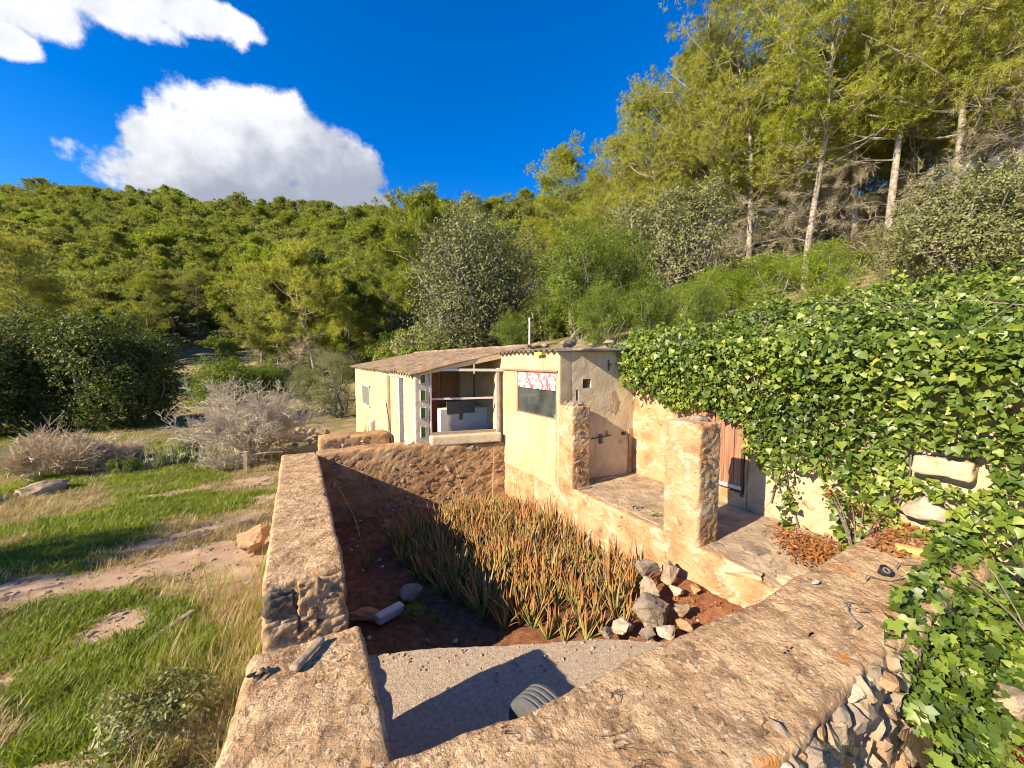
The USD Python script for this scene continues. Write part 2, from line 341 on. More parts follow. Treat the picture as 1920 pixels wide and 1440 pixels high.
plain('white_paint', (0.70, 0.68, 0.64), 0.5, 0.1, 14.0)
plain('rust_metal', (0.06, 0.045, 0.04), 0.6, 0.3, 40.0)
plain('galvanised', (0.45, 0.43, 0.40), 0.45, 0.2, 40.0)
plain('teal_plastic', (0.02, 0.25, 0.20), 0.4, 0.1, 40.0)
plain('green_glass', (0.02, 0.085, 0.015), 0.12, 0.25, 8.0, spec=0.6)
plain('black_plastic', (0.018, 0.019, 0.022), 0.4, 0.2, 40.0)
plain('tyre_rubber', (0.075, 0.078, 0.082), 0.75, 0.25, 30.0)
plain('yellow_clay', (0.58, 0.34, 0.10), 0.85, 0.15, 20.0)
plain('charcoal', (0.035, 0.03, 0.03), 0.85, 0.3, 60.0)
plain('dull_screen', (0.16, 0.16, 0.14), 0.5, 0.2, 12.0)
# door boards: long grain along z, and the flaking panel above the window
g = Graph(); pos = g.add('geometry', 'position')
st = g.add('mapping', 'vector', vector=pos, scale=(1.0, 40.0, 1.6))
col = g.add('rgb_ramp', 'color', fac=g.noise(st, 1.0, 6, 0.65), ramp=[(0.3, (0.13, 0.055, 0.03)), (0.5, (0.25, 0.115, 0.06)), (0.72, (0.35, 0.19, 0.11))])
g.add('principled_bsdf', 'BSDF', base_color=col, roughness=0.7, normal=g.add('bump', 'normal', height=g.noise(st, 3.0, 5), strength=0.6, distance=0.006))
MATS['door_boards'] = g.make('/World/Looks/door_boards', f'principled_bsdf_{g.k}.BSDF')
g = Graph(); pos = g.add('geometry', 'position')
col = g.mix(g.smooth(g.noise(pos, 11.0, 8, 0.65, 0.3), 0.44, 0.56), (0.27, 0.10, 0.095), (0.74, 0.71, 0.66))
g.add('principled_bsdf', 'BSDF', base_color=col, roughness=0.6)
MATS['flaking_paint'] = g.make('/World/Looks/flaking_paint', f'principled_bsdf_{g.k}.BSDF')
g = Graph(); pos = g.add('geometry', 'position')
st = g.add('wave_texture', 'fac', vector=pos, wave_type='bands', bands_direction='z', scale=9.0, distortion=3.0, detail=3.0)
col = g.add('rgb_ramp', 'color', fac=st, ramp=[(0.2, (0.16, 0.03, 0.02)), (0.5, (0.30, 0.08, 0.035)), (0.8, (0.10, 0.025, 0.02))])
g.add('principled_bsdf', 'BSDF', base_color=col, roughness=0.95)
MATS['red_cloth'] = g.make('/World/Looks/red_cloth', f'principled_bsdf_{g.k}.BSDF')
g = Graph()
pos = g.add('geometry', 'position')
tr = g.add('transparent_bsdf', 'BSDF', color=(0.40, 0.45, 0.43)); gl = g.add('glossy_bsdf', 'BSDF', color=(0.9, 0.9, 0.9), roughness=0.08)
di = g.add('diffuse_bsdf', 'BSDF', color=(0.11, 0.125, 0.115)); df = g.smooth(g.noise(pos, 3.0, 4), 0.3, 0.7, 0.25, 0.6)
fr = g.add('fresnel', 'fac', IOR=1.5)
MATS['window_glass'] = g.make('/World/Looks/window_glass', g.add('mix_closure', 'closure', fac=fr, closure1=g.add('mix_closure', 'closure', fac=df, closure1=tr, closure2=di), closure2=gl))

foliage('pine_needles', [(0.25, (0.14, 0.16, 0.022)), (0.45, (0.26, 0.28, 0.04)), (0.62, (0.35, 0.35, 0.065)), (0.8, (0.38, 0.35, 0.085))], 1.4, 0.45, vary=0.5)
foliage('hill_needles', [(0.28, (0.125, 0.155, 0.022)), (0.5, (0.225, 0.255, 0.04)), (0.72, (0.31, 0.32, 0.06))], 0.9, 0.45, vary=0.6)
foliage('bright_pine', [(0.28, (0.11, 0.14, 0.014)), (0.5, (0.20, 0.24, 0.022)), (0.72, (0.28, 0.29, 0.035))], 1.1, 0.4)
foliage('dry_needles', [(0.3, (0.22, 0.185, 0.11)), (0.7, (0.46, 0.40, 0.27))], 2.0, 0.15)
foliage('silver_leaf', [(0.28, (0.055, 0.065, 0.022)), (0.5, (0.14, 0.148, 0.058)), (0.72, (0.26, 0.255, 0.125))], 1.6, 0.15, tcol=(1, 1, 0.8))
foliage('grey_green_leaf', [(0.28, (0.08, 0.095, 0.03)), (0.5, (0.19, 0.20, 0.075)), (0.75, (0.32, 0.315, 0.155))], 2.2, 0.25)
foliage('dark_leaf', [(0.28, (0.045, 0.062, 0.014)), (0.5, (0.095, 0.125, 0.026)), (0.75, (0.19, 0.22, 0.055))], 1.3, 0.3, rough=0.5)
foliage('mid_leaf', [(0.28, (0.07, 0.105, 0.013)), (0.5, (0.14, 0.20, 0.022)), (0.75, (0.24, 0.29, 0.04))], 1.5, 0.38)
foliage('juniper_leaf', [(0.28, (0.11, 0.16, 0.012)), (0.5, (0.19, 0.26, 0.018)), (0.75, (0.27, 0.32, 0.03))], 2.5, 0.4)
foliage('ivy_leaf', [(0.0, (0.03, 0.055, 0.008)), (0.45, (0.085, 0.135, 0.018)), (0.8, (0.19, 0.25, 0.034)), (0.95, (0.26, 0.30, 0.045)), (1.0, (0.50, 0.40, 0.05))], trans=0.28, rough=0.42, tint=True, spec=0.42)
foliage('red_leaf', [(0.3, (0.10, 0.012, 0.012)), (0.7, (0.22, 0.035, 0.025))], 9.0, 0.2)
foliage('aloe_leaf', [(0.0, (0.09, 0.09, 0.035)), (0.22, (0.17, 0.22, 0.07)), (0.42, (0.28, 0.27, 0.08)), (0.58, (0.35, 0.24, 0.08)), (0.78, (0.37, 0.17, 0.06)), (0.92, (0.35, 0.145, 0.06)), (1.0, (0.42, 0.25, 0.13))], trans=0.12, rough=0.55, tint=True)
foliage('grass_blade', [(0.28, (0.11, 0.155, 0.018)), (0.5, (0.205, 0.265, 0.03)), (0.75, (0.34, 0.35, 0.07))], 1.0, 0.45)
foliage('dry_grass', [(0.28, (0.24, 0.18, 0.075)), (0.5, (0.42, 0.33, 0.16)), (0.75, (0.56, 0.45, 0.25))], 3.0, 0.3)
foliage('iris_leaf', [(0.3, (0.13, 0.17, 0.07)), (0.7, (0.28, 0.31, 0.16))], 6.0, 0.2)
foliage('dead_twig', [(0.3, (0.30, 0.24, 0.165)), (0.55, (0.50, 0.42, 0.305)), (0.8, (0.66, 0.57, 0.43))], 2.5, 0.0, rough=0.9)
foliage('straw_twig', [(0.3, (0.42, 0.32, 0.20)), (0.7, (0.68, 0.55, 0.39))], 3.0, 0.15, rough=0.9)
foliage('dry_leaf', [(0.3, (0.10, 0.04, 0.015)), (0.5, (0.26, 0.105, 0.03)), (0.7, (0.38, 0.19, 0.07))], 26.0, 0.15, rough=0.8)
mottled('pine_bark', [(0.3, (0.12, 0.10, 0.08)), (0.5, (0.28, 0.24, 0.195)), (0.72, (0.46, 0.41, 0.345))], 9.0, bumps=((26.0, 1.0, 0.03),))
mottled('grey_bark', [(0.3, (0.10, 0.08, 0.065)), (0.7, (0.27, 0.23, 0.185))], 12.0, bumps=((30.0, 1.0, 0.02),))
S = MATS

# ------------------------------------------------------------------ terrain
GROUND = -2.6


def terrain(X, Y, detail=True):
    X, Y = np.asarray(X, float), np.asarray(Y, float)
    u = X * rt[0] + Y * rt[1]; w = X * fh[0] + Y * fh[1]
    z = GROUND + 3.4 * sstep(20, 46, w)
    px = 960 + 723 * np.tan(np.clip(np.arctan2(u, np.maximum(w, 1e-3)), -1.25, 1.25)); px = np.where(w <= 0, np.where(u < 0, -900, 2600), px)
    yr = np.interp(px, [-1200, -300, 0, 200, 420, 600, 760, 1000, 1400, 2000], [330, 348, 356, 362, 378, 394, 412, 450, 520, 560])
    D = 170.0; Zr = (675 - yr) / 723 * D - 6.0
    s = np.clip((w - 44) / (D - 44), 0, 1)
    z = z + (Zr - 0.8) * (s ** 1.05) * (1 - 0.12 * sstep(0.8, 1.0, s)) - np.clip(w - D, 0, 400) * 0.22
    x0 = 4.95 - 1.7 * sstep(7, 12, Y); x1 = 6.7 - 0.4 * sstep(7, 12, Y)
    zr = 2.5 * sstep(0, 1, (X - x0) / (x1 - x0)) + 0.22 * np.maximum(X - 5.5, 0) + 0.05 * np.maximum(X - 16, 0)
    fade = sstep(-8, 0, Y)
    z = z + zr * (0.35 + 0.65 * fade) * (1 - sstep(60, 140, w))
    if detail:
        q = np.stack([X * 0.35, Y * 0.35, 0 * X], -1)
        z = z + (fbm(q, 3, 3) - 0.5) * 0.22 * (0.25 + sstep(8, 30, w) * 3)
    inpit = sstep(-0.16, -0.02, X) * (1 - sstep(4.85, 4.95, X)) * sstep(0.85, 0.98, Y) * (1 - sstep(6.85, 6.98, Y))
    return z - inpit * 0.5


def axis(fine0, fine1, step, far, g=1.16):
    a = list(np.arange(fine0, fine1 + 1e-6, step)); s = step
    while a[-1] < far: s = min(s * g, 14); a.append(a[-1] + s)
    s = step; b = []
    x = fine0
    while x > -far: s = min(s * g, 14); x -= s; b.append(x)
    return np.array(b[::-1] + a)


def grid_mesh(xs, ys, zf, mask=None):
    XX, YY = np.meshgrid(xs, ys, indexing='ij'); Z = zf(XX, YY)
    v = np.stack([XX, YY, Z], -1).reshape(-1, 3); n, m = len(xs), len(ys)
    i, j = np.meshgrid(np.arange(n - 1), np.arange(m - 1), indexing='ij')
    q = np.stack([i * m + j, (i + 1) * m + j, (i + 1) * m + j + 1, i * m + j + 1], -1).reshape(-1, 4)
    if mask is not None:
        k = mask(v[q].mean(1)); q = q[k]
        un, inv = np.unique(q, return_inverse=True); v, q = v[un], inv.reshape(-1, 4)
    return v, np.vstack([q[:, [0, 1, 2]], q[:, [0, 2, 3]]])


gx, gy = axis(-8, 7, 0.14, 520), axis(-1, 14, 0.14, 520)
obj('ground', grid_mesh(gx, gy, terrain), S['meadow_soil'], smooth=True, kind='structure', label='grassy earth rising to a wooded hillside')


def seg_dist(p, line):
    line = np.array(line, float); best = np.full(len(p), 1e9)
    for a, b in zip(line[:-1], line[1:]):
        t = np.clip(((p - a) @ (b - a)) / ((b - a) @ (b - a)), 0, 1)
        best = np.minimum(best, np.linalg.norm(p - (a + t[:, None] * (b - a)), axis=1))
    return best


TRACKS = [([(-7, 6.5), (-3.2, 6.35), (-2.0, 6.2), (-1.2, 6.15), (-0.5, 6.1)], 0.32), ([(-5.5, 3.6), (-2.9, 4.25), (-2.0, 4.75), (-1.7, 5.0)], 0.34), ([(-1.2, 6.1), (-0.75, 5.6), (-0.6, 5.0)], 0.26),
          ([(-2.6, 9.6), (-1.2, 9.9), (-0.6, 9.5)], 0.20), ([(-1.9, 7.1), (-0.9, 7.6), (-0.5, 8.6)], 0.17), ([(-2.3, 2.6), (-1.6, 3.3), (-1.3, 3.45)], 0.16)]


def bare(p):                                    # positive where the track is bare
    p = np.asarray(p)[:, :2]; best = np.full(len(p), -9.0)
    n = (fbm(np.c_[p * 1.5, p[:, :1] * 0], 4, 17) - 0.5) * 0.9 + (fbm(np.c_[p * 9, p[:, :1] * 0], 3, 27) - 0.5) * 0.35
    for line, hw in TRACKS: best = np.maximum(best, hw - seg_dist(p, line))
    return best + n


obj('dirt_track', grid_mesh(np.arange(-7, -0.3, 0.04), np.arange(2.2, 10.6, 0.04), lambda X, Y: terrain(X, Y) + 0.008, bare_mask := (lambda c: bare(c) > 0)), S['path_dirt'], smooth=True, kind='structure', label='bare sandy double track through the grass')


def pit_z(X, Y):
    z = -2.66 + 0.34 * sstep(1.2, 3.0, X) * (1 - sstep(2.2, 3.9, Y)) + 0.12 * sstep(3.0, 3.4, X)
    return z + (fbm(np.stack([X * 3, Y * 3, 0 * X], -1), 4, 8) - 0.5) * 0.10


obj('pit_floor', grid_mesh(np.arange(0.18, 3.6, 0.04), np.arange(1.0, 6.95, 0.04), pit_z), S['red_soil'], smooth=True, kind='structure', label='dark red soil floor of the walled pit')

# ------------------------------------------------------------------ pit walls, slab, terrace, pillars
rng = np.random.default_rng(5)


def stones_on(parent, o, ua, va, na, umax, vmax, n, smin, smax, proud, seed, ok=None, flat=0.45, sub=1, mats=None, gap=0.9, tall=1.0):
    """Separate field stones bedded in a wall face: each is a part of its wall."""
    r = np.random.default_rng(seed); o, ua, va, na = (np.array(x, float) for x in (o, ua, va, na)); put = []; tries = 0
    while len(put) < n and tries < n * 40:
        tries += 1
        s = smin + (smax - smin) * r.random() ** 2.2; u, v = r.uniform(s * .4, umax - s * .4), r.uniform(s * .3, vmax - s * .3)
        if ok is not None and not ok(u, v): continue
        if any((u - a) ** 2 + ((v - b) * 1.3) ** 2 < (gap * (s + c) / 2) ** 2 for a, b, c in put): continue
        put.append((u, v, s))
        vv, ff = rock(r, (s * r.uniform(0.9, 1.4) / tall, s * r.uniform(0.6, 0.95) * tall, s * flat * 2), sub)
        vv = rotz(vv, r.normal(0, 0.3))
        pr = r.uniform(*proud) - vv[:, 2].max()
        w = o + ua * (u + vv[:, :1]) + va * (v + vv[:, 1:2]) + na * (vv[:, 2:] + pr)
        if np.dot(np.cross(ua, va), na) < 0: ff = ff[:, ::-1]
        ms = mats or STONES
        obj('stone', (w, ff), ms[r.integers(len(ms))], parent, smooth=24)


# left wall
lw = thing('pit_wall', (0, 4.9, GROUND), 'long thick lichen-spotted stone wall with broken end, along the left of the pit', 'wall')
obj('wall_body', rough_box(-0.245, 0.265, 2.97, 7.05, -2.75, -1.5, 0.022, r=0.035, amp=0.016, freq=2.4, seed=3, chip=0.09, pit=0.03), S['coping_stone'], lw, smooth=True)
for k, (xa, xb, za, zb_, out, m) in enumerate([(-0.235, -0.035, -1.77, -1.575, 0.012, 'dark_rock'), (-0.250, -0.015, -2.20, -1.765, 0.030, 'bedded_stone_a'), (-0.045, 0.10, -1.98, -1.525, 0.028, 'coping_stone'), (0.075, 0.265, -1.86, -1.53, 0.020, 'coping_stone'), (0.06, 0.268, -2.3, -1.85, 0.032, 'bedded_stone_a'), (-0.24, 0.10, -2.5, -1.97, 0.02, 'bedded_stone_b')]):
    obj('stone', rough_box(xa, xb, 2.965 - out, 3.12, za, zb_, 0.014, r=0.022, amp=0.026, freq=5, seed=40 + k, chip=0.25, pit=0.12), S[m], lw, smooth=True)
# low sill left in the gap between the broken end and the corner block
sill = thing('gateway_sill', (0, 2.6, GROUND), 'low broken stone sill in the gap of the left wall', 'wall')
obj('sill_body', rough_box(-0.23, 0.25, 2.32, 2.96, -2.75, -2.12, 0.04, r=0.03, amp=0.02, freq=4, seed=12), S['coping_stone'], sill, smooth=True)
# foreground wall and corner block (one L)
fwl = thing('foreground_wall', (2.5, 1.0, GROUND), 'broad rough stone wall top sweeping across the foreground to its left corner block', 'wall')


def fore_warp(p):
    p = p.copy(); x = p[:, 0]
    p[:, 1] += (0.045 + 0.12 * sstep(1.0, 0.25, x) + 0.02 * np.sin(x * 1.7)) * (p[:, 1] > 1.0) + 0.05 * (fbm(np.c_[x * 2.0, x * 0, x * 0], 2, 4) - 0.5) * (p[:, 1] > 1.0)
    low = p[:, 1] < 0.95
    p[:, 1] -= low * 0.10 * (fbm(np.c_[x * 3.5, p[:, 2] * 3.5, x * 0], 3, 6) - 0.5)
    return p


obj('wall_body', rough_box(-0.26, 5.2, 0.70, 1.27, -2.75, -1.5, 0.0165, r=0.04, amp=0.017, freq=2.6, seed=3, chip=0.10, pit=0.02, warp=fore_warp), S['coping_stone'], fwl, smooth=True)


def block_warp(p):
    p = p.copy(); t = np.clip((2.3 - p[:, 1]) / 1.0, 0, 1); p[:, 0] -= (p[:, 0] < 0) * 0.10 * t
    return p


obj('corner_block', rough_box(-0.25, 0.285, 1.20, 2.30, -2.75, -1.503, 0.0165, r=0.04, amp=0.018, freq=2.6, seed=3, chip=0.10, pit=0.02, warp=block_warp), S['coping_stone'], fwl, smooth=True)
stones_on(fwl, (1.35, 0.70, -2.5), (1, 0, 0), (0, 0, 1), (0, -1, 0), 1.7, 0.98, 95, 0.09, 0.20, (0.01, 0.06), 77, flat=0.5, sub=2, gap=0.66, tall=1.45, mats=[S['field_stone_a'], S['field_stone_b'], S['field_stone_b'], S['bedded_stone_a']])
for k in range(26):                             # stones of the ragged arris and ones sunk in the top
    r = np.random.default_rng(600 + k); x = r.uniform(1.45, 2.7) if k < 14 else r.uniform(0.2, 4.2); y = r.uniform(0.69, 0.75) if k < 14 else r.uniform(0.78, 1.22)
    s = r.uniform(0.06, 0.12) if k < 14 else r.uniform(0.05, 0.12)
    vv, ff = rock(r, (s * 1.3, s, s * 0.8), 2)
    obj('stone', (rotz(vv, r.uniform(0, 6)) + [x, y, -1.555 - (0.02 if k < 14 else s * 0.27 - 0.025)], ff), STONES[r.integers(4)], fwl, smooth=24)
# back wall (skewed a little), with its ledge under the lean-to


def back_warp(p):
    p = p.copy(); t = (p[:, 0] - 0.27) / 3.13; p[:, 1] += -0.44 * t; p[:, 2] += (p[:, 2] > -1.9) * 0.04 * np.sin(t * 5)
    return p


bw = thing('pit_back_wall', (1.8, 6.9, GROUND), 'brown rubble wall closing the far end of the pit below the lean-to', 'wall')
obj('wall_body', rough_box(0.24, 3.42, 6.79, 7.14, -2.75, -1.5, 0.03, r=0.04, amp=0.03, freq=3.2, seed=21, chip=0.08, warp=back_warp), S['brown_render'], bw, smooth=True)
dv = np.array([3.13, -0.44, 0]); dv /= np.linalg.norm(dv)
stones_on(bw, (0.30, 6.79, -2.62), dv, (0, 0, 1), (-dv[1] * -1, -dv[0], 0), 3.1, 1.06, 175, 0.06, 0.24, (0.0, 0.03), 31, flat=0.35, mats=BEDDED, gap=0.82)

# concrete slab in the near corner
top = np.array([(0.27, 1.26), (0.27, 3.05), (0.9, 2.81), (1.5, 2.51), (2.07, 2.27), (2.6, 1.93), (3.1, 1.55), (3.2, 1.26)])
import manifold3d as m3
slab = m3.Manifold.extrude(m3.CrossSection([top[::-1]]), 0.5).translate((0, 0, -2.76)).refine_to_length(0.035)
sm = slab.to_mesh(); sv = np.array(sm.vert_properties[:, :3], float); sf = np.array(sm.tri_verts)
sv[:, 2] += (fbm(sv * 9, 3, 2) - 0.5) * 0.012 * (sv[:, 2] > -2.31); sv[:, :2] += (np.stack([fbm(sv * 6, 3, 5), fbm(sv * 6, 3, 7)], 1) - 0.5) * 0.05 * (sv[:, 1:2] > 1.4)
obj('concrete_slab', (sv, sf), S['slab_concrete'], smooth=40, label='speckled concrete slab in the near corner of the pit', cat='slab')

# terrace with its retaining wall
tr_ = thing('terrace', (3.4, 3, GROUND), 'raised stone terrace with orange rendered retaining wall, right of the pit', 'terrace')


def ter_warp(p):
    p = p.copy(); near = sstep(2.3, 1.5, p[:, 1]); p[:, 2] -= (p[:, 2] > -2.2) * 0.10 * near * sstep(4.2, 3.4, p[:, 0]); p[:, 0] += 0.04 * near * (p[:, 0] < 3.6)
    return p


obj('retaining_wall', rough_box(3.4, 3.56, 1.25, 6.46, -2.75, -1.853, 0.03, r=0.03, amp=0.018, freq=3, seed=41, chip=0.05, warp=ter_warp), S['orange_render'], tr_, smooth=True)
obj('terrace_floor', rough_box(3.5, 4.86, 1.25, 4.66, -2.2, -1.85, 0.028, r=0.02, amp=0.016, freq=4, seed=43, warp=ter_warp), S['terrace_stone'], tr_, smooth=True)
stones_on(tr_, (3.4, 6.3, -2.6), (0, -1, 0), (0, 0, 1), (-1, 0, 0), 5.0, 0.74, 80, 0.08, 0.30, (0.004, 0.014), 51, flat=0.25, mats=RENDERED)
for k, (x, y, z, s) in enumerate([(3.47, 2.0, -1.93, (0.2, 0.46, 0.16)), (3.45, 1.58, -2.03, (0.22, 0.34, 0.26)), (3.72, 1.62, -1.93, (0.4, 0.3, 0.12)), (3.9, 2.05, -1.87, (0.3, 0.22, 0.06)), (3.62, 2.28, -1.86, (0.16, 0.12, 0.06)), (4.05, 4.4, -1.83, (0.5, 0.1, 0.06)), (3.56, 4.24, -1.84, (0.3, 0.06, 0.04))]):
    vv, ff = rock(np.random.default_rng(800 + k), s, 2)
    obj('stone', (vv + [x, y, z], ff), S['render_stone' if k < 3 else 'field_stone_b'], tr_, smooth=40)


def pillar(y0, y1, ztop, label, seed, cap):
    p = thing('stone_pillar', (3.56, (y0 + y1) / 2, -1.85), label, 'pillar', 'square pillars on the terrace edge')
    obj('shaft', rough_box(3.392, 3.73, y0, y1, -1.95, ztop, 0.017, r=0.03, amp=0.012, freq=4, seed=seed, chip=0.12), S['orange_render'], p, smooth=True)
    stones_on(p, (3.392, y1, -1.85), (0, -1, 0), (0, 0, 1), (-1, 0, 0), y1 - y0, ztop + 1.85, 12, 0.07, 0.15, (0.003, 0.008), seed + 1, flat=0.25, mats=RENDERED)
    stones_on(p, (3.40, y0, -1.85), (1, 0, 0), (0, 0, 1), (0, -1, 0), 0.32, ztop + 1.85, 16, 0.07, 0.16, (0.004, 0.016), seed + 2, flat=0.3, mats=[S['brown_render'], S['field_stone_b'], S['brown_render']])
    for k in range(cap):
        r = np.random.default_rng(seed * 10 + k)
        vv, ff = rock(r, (r.uniform(.12, .22), r.uniform(.12, .24), 0.11), 2)
        obj('stone', (rotz(vv, r.uniform(0, 6)) + [3.56 + r.uniform(-.08, .09), (y0 + y1) / 2 + r.uniform(-.11, .11), ztop + 0.005], ff), S['field_stone_b'], p, smooth=40)
    return p


pillar(4.31, 4.73, -0.66, 'square orange stone pillar against the corner of the house', 91, 9)
pillar(2.33, 2.75, -0.62, 'square orange stone pillar standing free in front of the brown door', 95, 3)

# ------------------------------------------------------------------ house
house = thing('old_house', (3.4, 5.6, -1.9), 'flat-roofed cream plastered old farmhouse with flaking red and white panel above its window', 'house')
WY0, WY1, WZ0, WZ1 = 4.70, 5.90, -0.905, -0.19


def wall_cells(box, holes, axis_, res, **kw):
    """Wall pieces round rectangular openings: (u0,u1,z0,z1) lists of the boxes left over."""
    u0, u1, z0, z1 = box
    us = sorted({u0, u1, *[h[0] for h in holes], *[h[1] for h in holes]}); out = []
    for a, b in zip(us[:-1], us[1:]):
        hs = sorted([h for h in holes if h[0] < (a + b) / 2 < h[1]], key=lambda h: h[2]); z = z0
        for h in hs:
            if h[2] > z + 1e-6: out.append((a, b, z, h[2]))
            z = h[3]
        if z < z1 - 1e-6: out.append((a, b, z, z1))
    return out


def holed_wall(name, parent, mat, plane, thick, u0, u1, z0, z1, holes, seed, along='y', res=0.035, amp=0.008, label=None):
    """A plastered wall with openings, one closed mesh made by boolean, then roughened."""
    def bx(a, b, c, d, t0, t1):
        b_ = m3.Manifold.cube((b - a, t1 - t0, d - c)).translate((a, t0, c))
        return b_
    s = bx(u0, u1, z0, z1, 0, thick)
    for h in holes: s = s - bx(h[0], h[1], h[2], h[3], -1, thick + 1)
    s = s.refine_to_length(res); mm = s.to_mesh(); v = np.array(mm.vert_properties[:, :3], float); f = np.array(mm.tri_verts)
    q = np.c_[v[:, 0], v[:, 1], v[:, 2]]
    n = (np.stack([fbm(q * 2.6, 3, seed + k) for k in range(3)], 1) - 0.5) * 2
    v = v + n * amp * np.array([0.8, 1.5, 0.8])
    w = np.stack([plane + v[:, 1], v[:, 0], v[:, 2]], 1) if along == 'y' else np.stack([v[:, 0], plane(v[:, 0]) + v[:, 1], v[:, 2]], 1)
    return obj(name, (w, f[:, ::-1] if along == 'y' else f), mat, parent, smooth=40, label=label)


holed_wall('front_wall', house, S['cream_plaster'], 3.395, 0.22, 4.66, 6.80, -1.93, 0.13, [(WY0, WY1, WZ0, WZ1)], 61)
holed_wall('side_wall', house, S['weathered_plaster'], lambda x: 4.63 - 0.10 * (x - 3.62), 0.24, 3.62, 4.96, -1.9, 0.13, [(3.82, 3.97, -0.43, -0.29), (4.275, 4.325, -0.17, 0.0), (3.70, 3.74, -0.62, -0.45), (4.31, 4.36, -0.10, -0.05), (4.12, 4.2, -1.32, -1.16), (4.56, 4.66, -1.22, -1.16)], 67, along='x')
obj('corner_edge', rough_box(3.385, 3.645, 4.63, 4.685, -1.9, 0.13, 0.03, r=0.015, amp=0.005, seed=71), S['cream_plaster'], house, smooth=True)
mb = MB(); mb.box(3.63, 4.9, 6.7, 6.9, -1.9, 0.12); mb.box(4.85, 4.95, 4.88, 6.8, -1.9, 0.12); mb.box(3.62, 4.9, 4.87, 6.8, -1.95, -1.85); mb.build('inner_walls', S['dark_inside'], house)
vv, ff = rock(np.random.default_rng(3), (0.34, 0.05, 0.42), 2, rough=0.2)
obj('bare_stone_patch', (vv * [1, .6, 1] + [4.47, 4.548, -0.70], ff), S['render_stone'], house, smooth=40, label='bare pale stone patch in the weathered plaster')
win = obj('window', (MB().box(3.40, 3.44, WY0, WY0 + .03, WZ0, WZ1).box(3.40, 3.44, WY1 - .03, WY1, WZ0, WZ1).box(3.40, 3.44, WY0, WY1, WZ1 - .02, WZ1 + .004).box(3.40, 3.44, WY0, WY1, WZ0, WZ0 + .015)).mesh(), S['red_frame'], house, label='wide window with thin red frame')
MB().box(3.425, 3.437, WY0 + .03, WY1 - .03, WZ0 + .015, -0.47).build('pane', S['window_glass'], win)
MB().box(3.405, 3.43, WY0 + .03, WY1 - .03, -0.47, WZ1 - .02).build('painted_panel', S['flaking_paint'], win, label='flaking red and white painted panel')
MB().box(3.402, 3.424, WY0 + .03, WY0 + .08, WZ0 + .01, WZ0 + .08).build('corner_tape', S['teal_plastic'], win)
b = MB(); b.bar((3.445, 5.45, -0.89), (3.445, 5.62, -0.72), .012, .02); b.build('paint_streak', S['white_paint'], win)
MB().bar((3.385, 6.42, -0.172), (3.385, 4.66, -0.168), .035, .03).build('lintel_rail', S['red_frame'], house)


def corrugated(x0, z0, x1, z1, y0, y1, pitch=0.17, amp=0.022, ys=0.02, seed=1, along_y=True, th=0.012):
    ya = np.arange(y0, y1 + 1e-6, pitch / 8); xa = np.linspace(x0, x1, 14)
    XX, YY = np.meshgrid(xa, ya, indexing='ij')
    Z = z0 + (z1 - z0) * (XX - x0) / (x1 - x0) + amp * np.sin(2 * PI * YY / pitch) + (fbm(np.stack([XX, YY, 0 * XX], -1) * 1.2, 2, seed) - 0.5) * 0.05
    n, m = XX.shape; t = np.stack([XX, YY, Z], -1).reshape(-1, 3); bt = t - [0, 0, th]
    i, j = np.meshgrid(np.arange(n - 1), np.arange(m - 1), indexing='ij')
    q = np.stack([i * m + j, (i + 1) * m + j, (i + 1) * m + j + 1, i * m + j + 1], -1).reshape(-1, 4)
    k = n * m; rim = [*[(a, 0) for a in range(n)], *[(n - 1, c) for c in range(1, m)], *[(a, m - 1) for a in range(n - 2, -1, -1)], *[(0, c) for c in range(m - 2, 0, -1)]]
    rim = [a * m + c for a, c in rim]; side = [[rim[a], rim[a] + k, rim[(a + 1) % len(rim)] + k, rim[(a + 1) % len(rim)]] for a in range(len(rim))]
    q = np.vstack([q, q[:, ::-1] + k, side])
    return np.vstack([t, bt]), np.vstack([q[:, [0, 1, 2]], q[:, [0, 2, 3]]])


obj('roof_sheet', corrugated(3.30, 0.155, 5.0, 0.20, 4.60, 6.75, seed=4, pitch=0.15), S['dark_roof'], house, smooth=40)
obj('roof_edge', rough_box(3.66, 5.0, 4.46, 4.70, 0.132, 0.182, 0.05, r=0.01, amp=0.006, seed=9), S['dark_roof'], house, smooth=True)
b = MB(); b.box(3.30, 3.42, 4.98, 5.18, 0.075, 0.125); b.build('ridge_tile', S['yellow_clay'], house)
for k, (x, y, s) in enumerate([(3.9, 5.1, 0.22), (3.7, 5.45, 0.12), (4.15, 4.8, 0.10), (4.5, 4.75, 0.20), (4.75, 4.72, 0.13), (3.6, 5.9, 0.1)]):
    vv, ff = rock(np.random.default_rng(900 + k), (s * 1.4, s, s * 0.75), 2)
    obj('roof_stone', (vv + [x, y, 0.20 + s * 0.36], ff), S['field_stone_b'], smooth=40, cat='stone', group='stones weighing down the house roof',
        label=['largest rounded stone on the flat house roof, above the painted window', 'small stone beside the large one on the house roof', 'small flat stone near the middle of the house roof edge', 'pale stone on the house roof edge towards the ivy', 'small stone at the ivy end of the house roof edge', 'pebble-sized stone by the lean-to roof'][k])
b = MB(); b.bar((3.90, 4.585, -1.23), (4.35, 4.545, -1.20), .012, .014); b.bar((4.27, 4.552, -1.21), (4.27, 4.552, -1.12), .012, .012, (1, 0, 0)); b.build('iron_bracket', S['rust_metal'], house)
MB().tube([(4.95, 8.0, 0.0), (4.96, 8.0, 0.9), (4.95, 8.0, 1.02)], 0.022, 6).build('antenna_pole', S['galvanised'], smooth=40, label='thin grey pole rising behind the house roof', cat='pole')

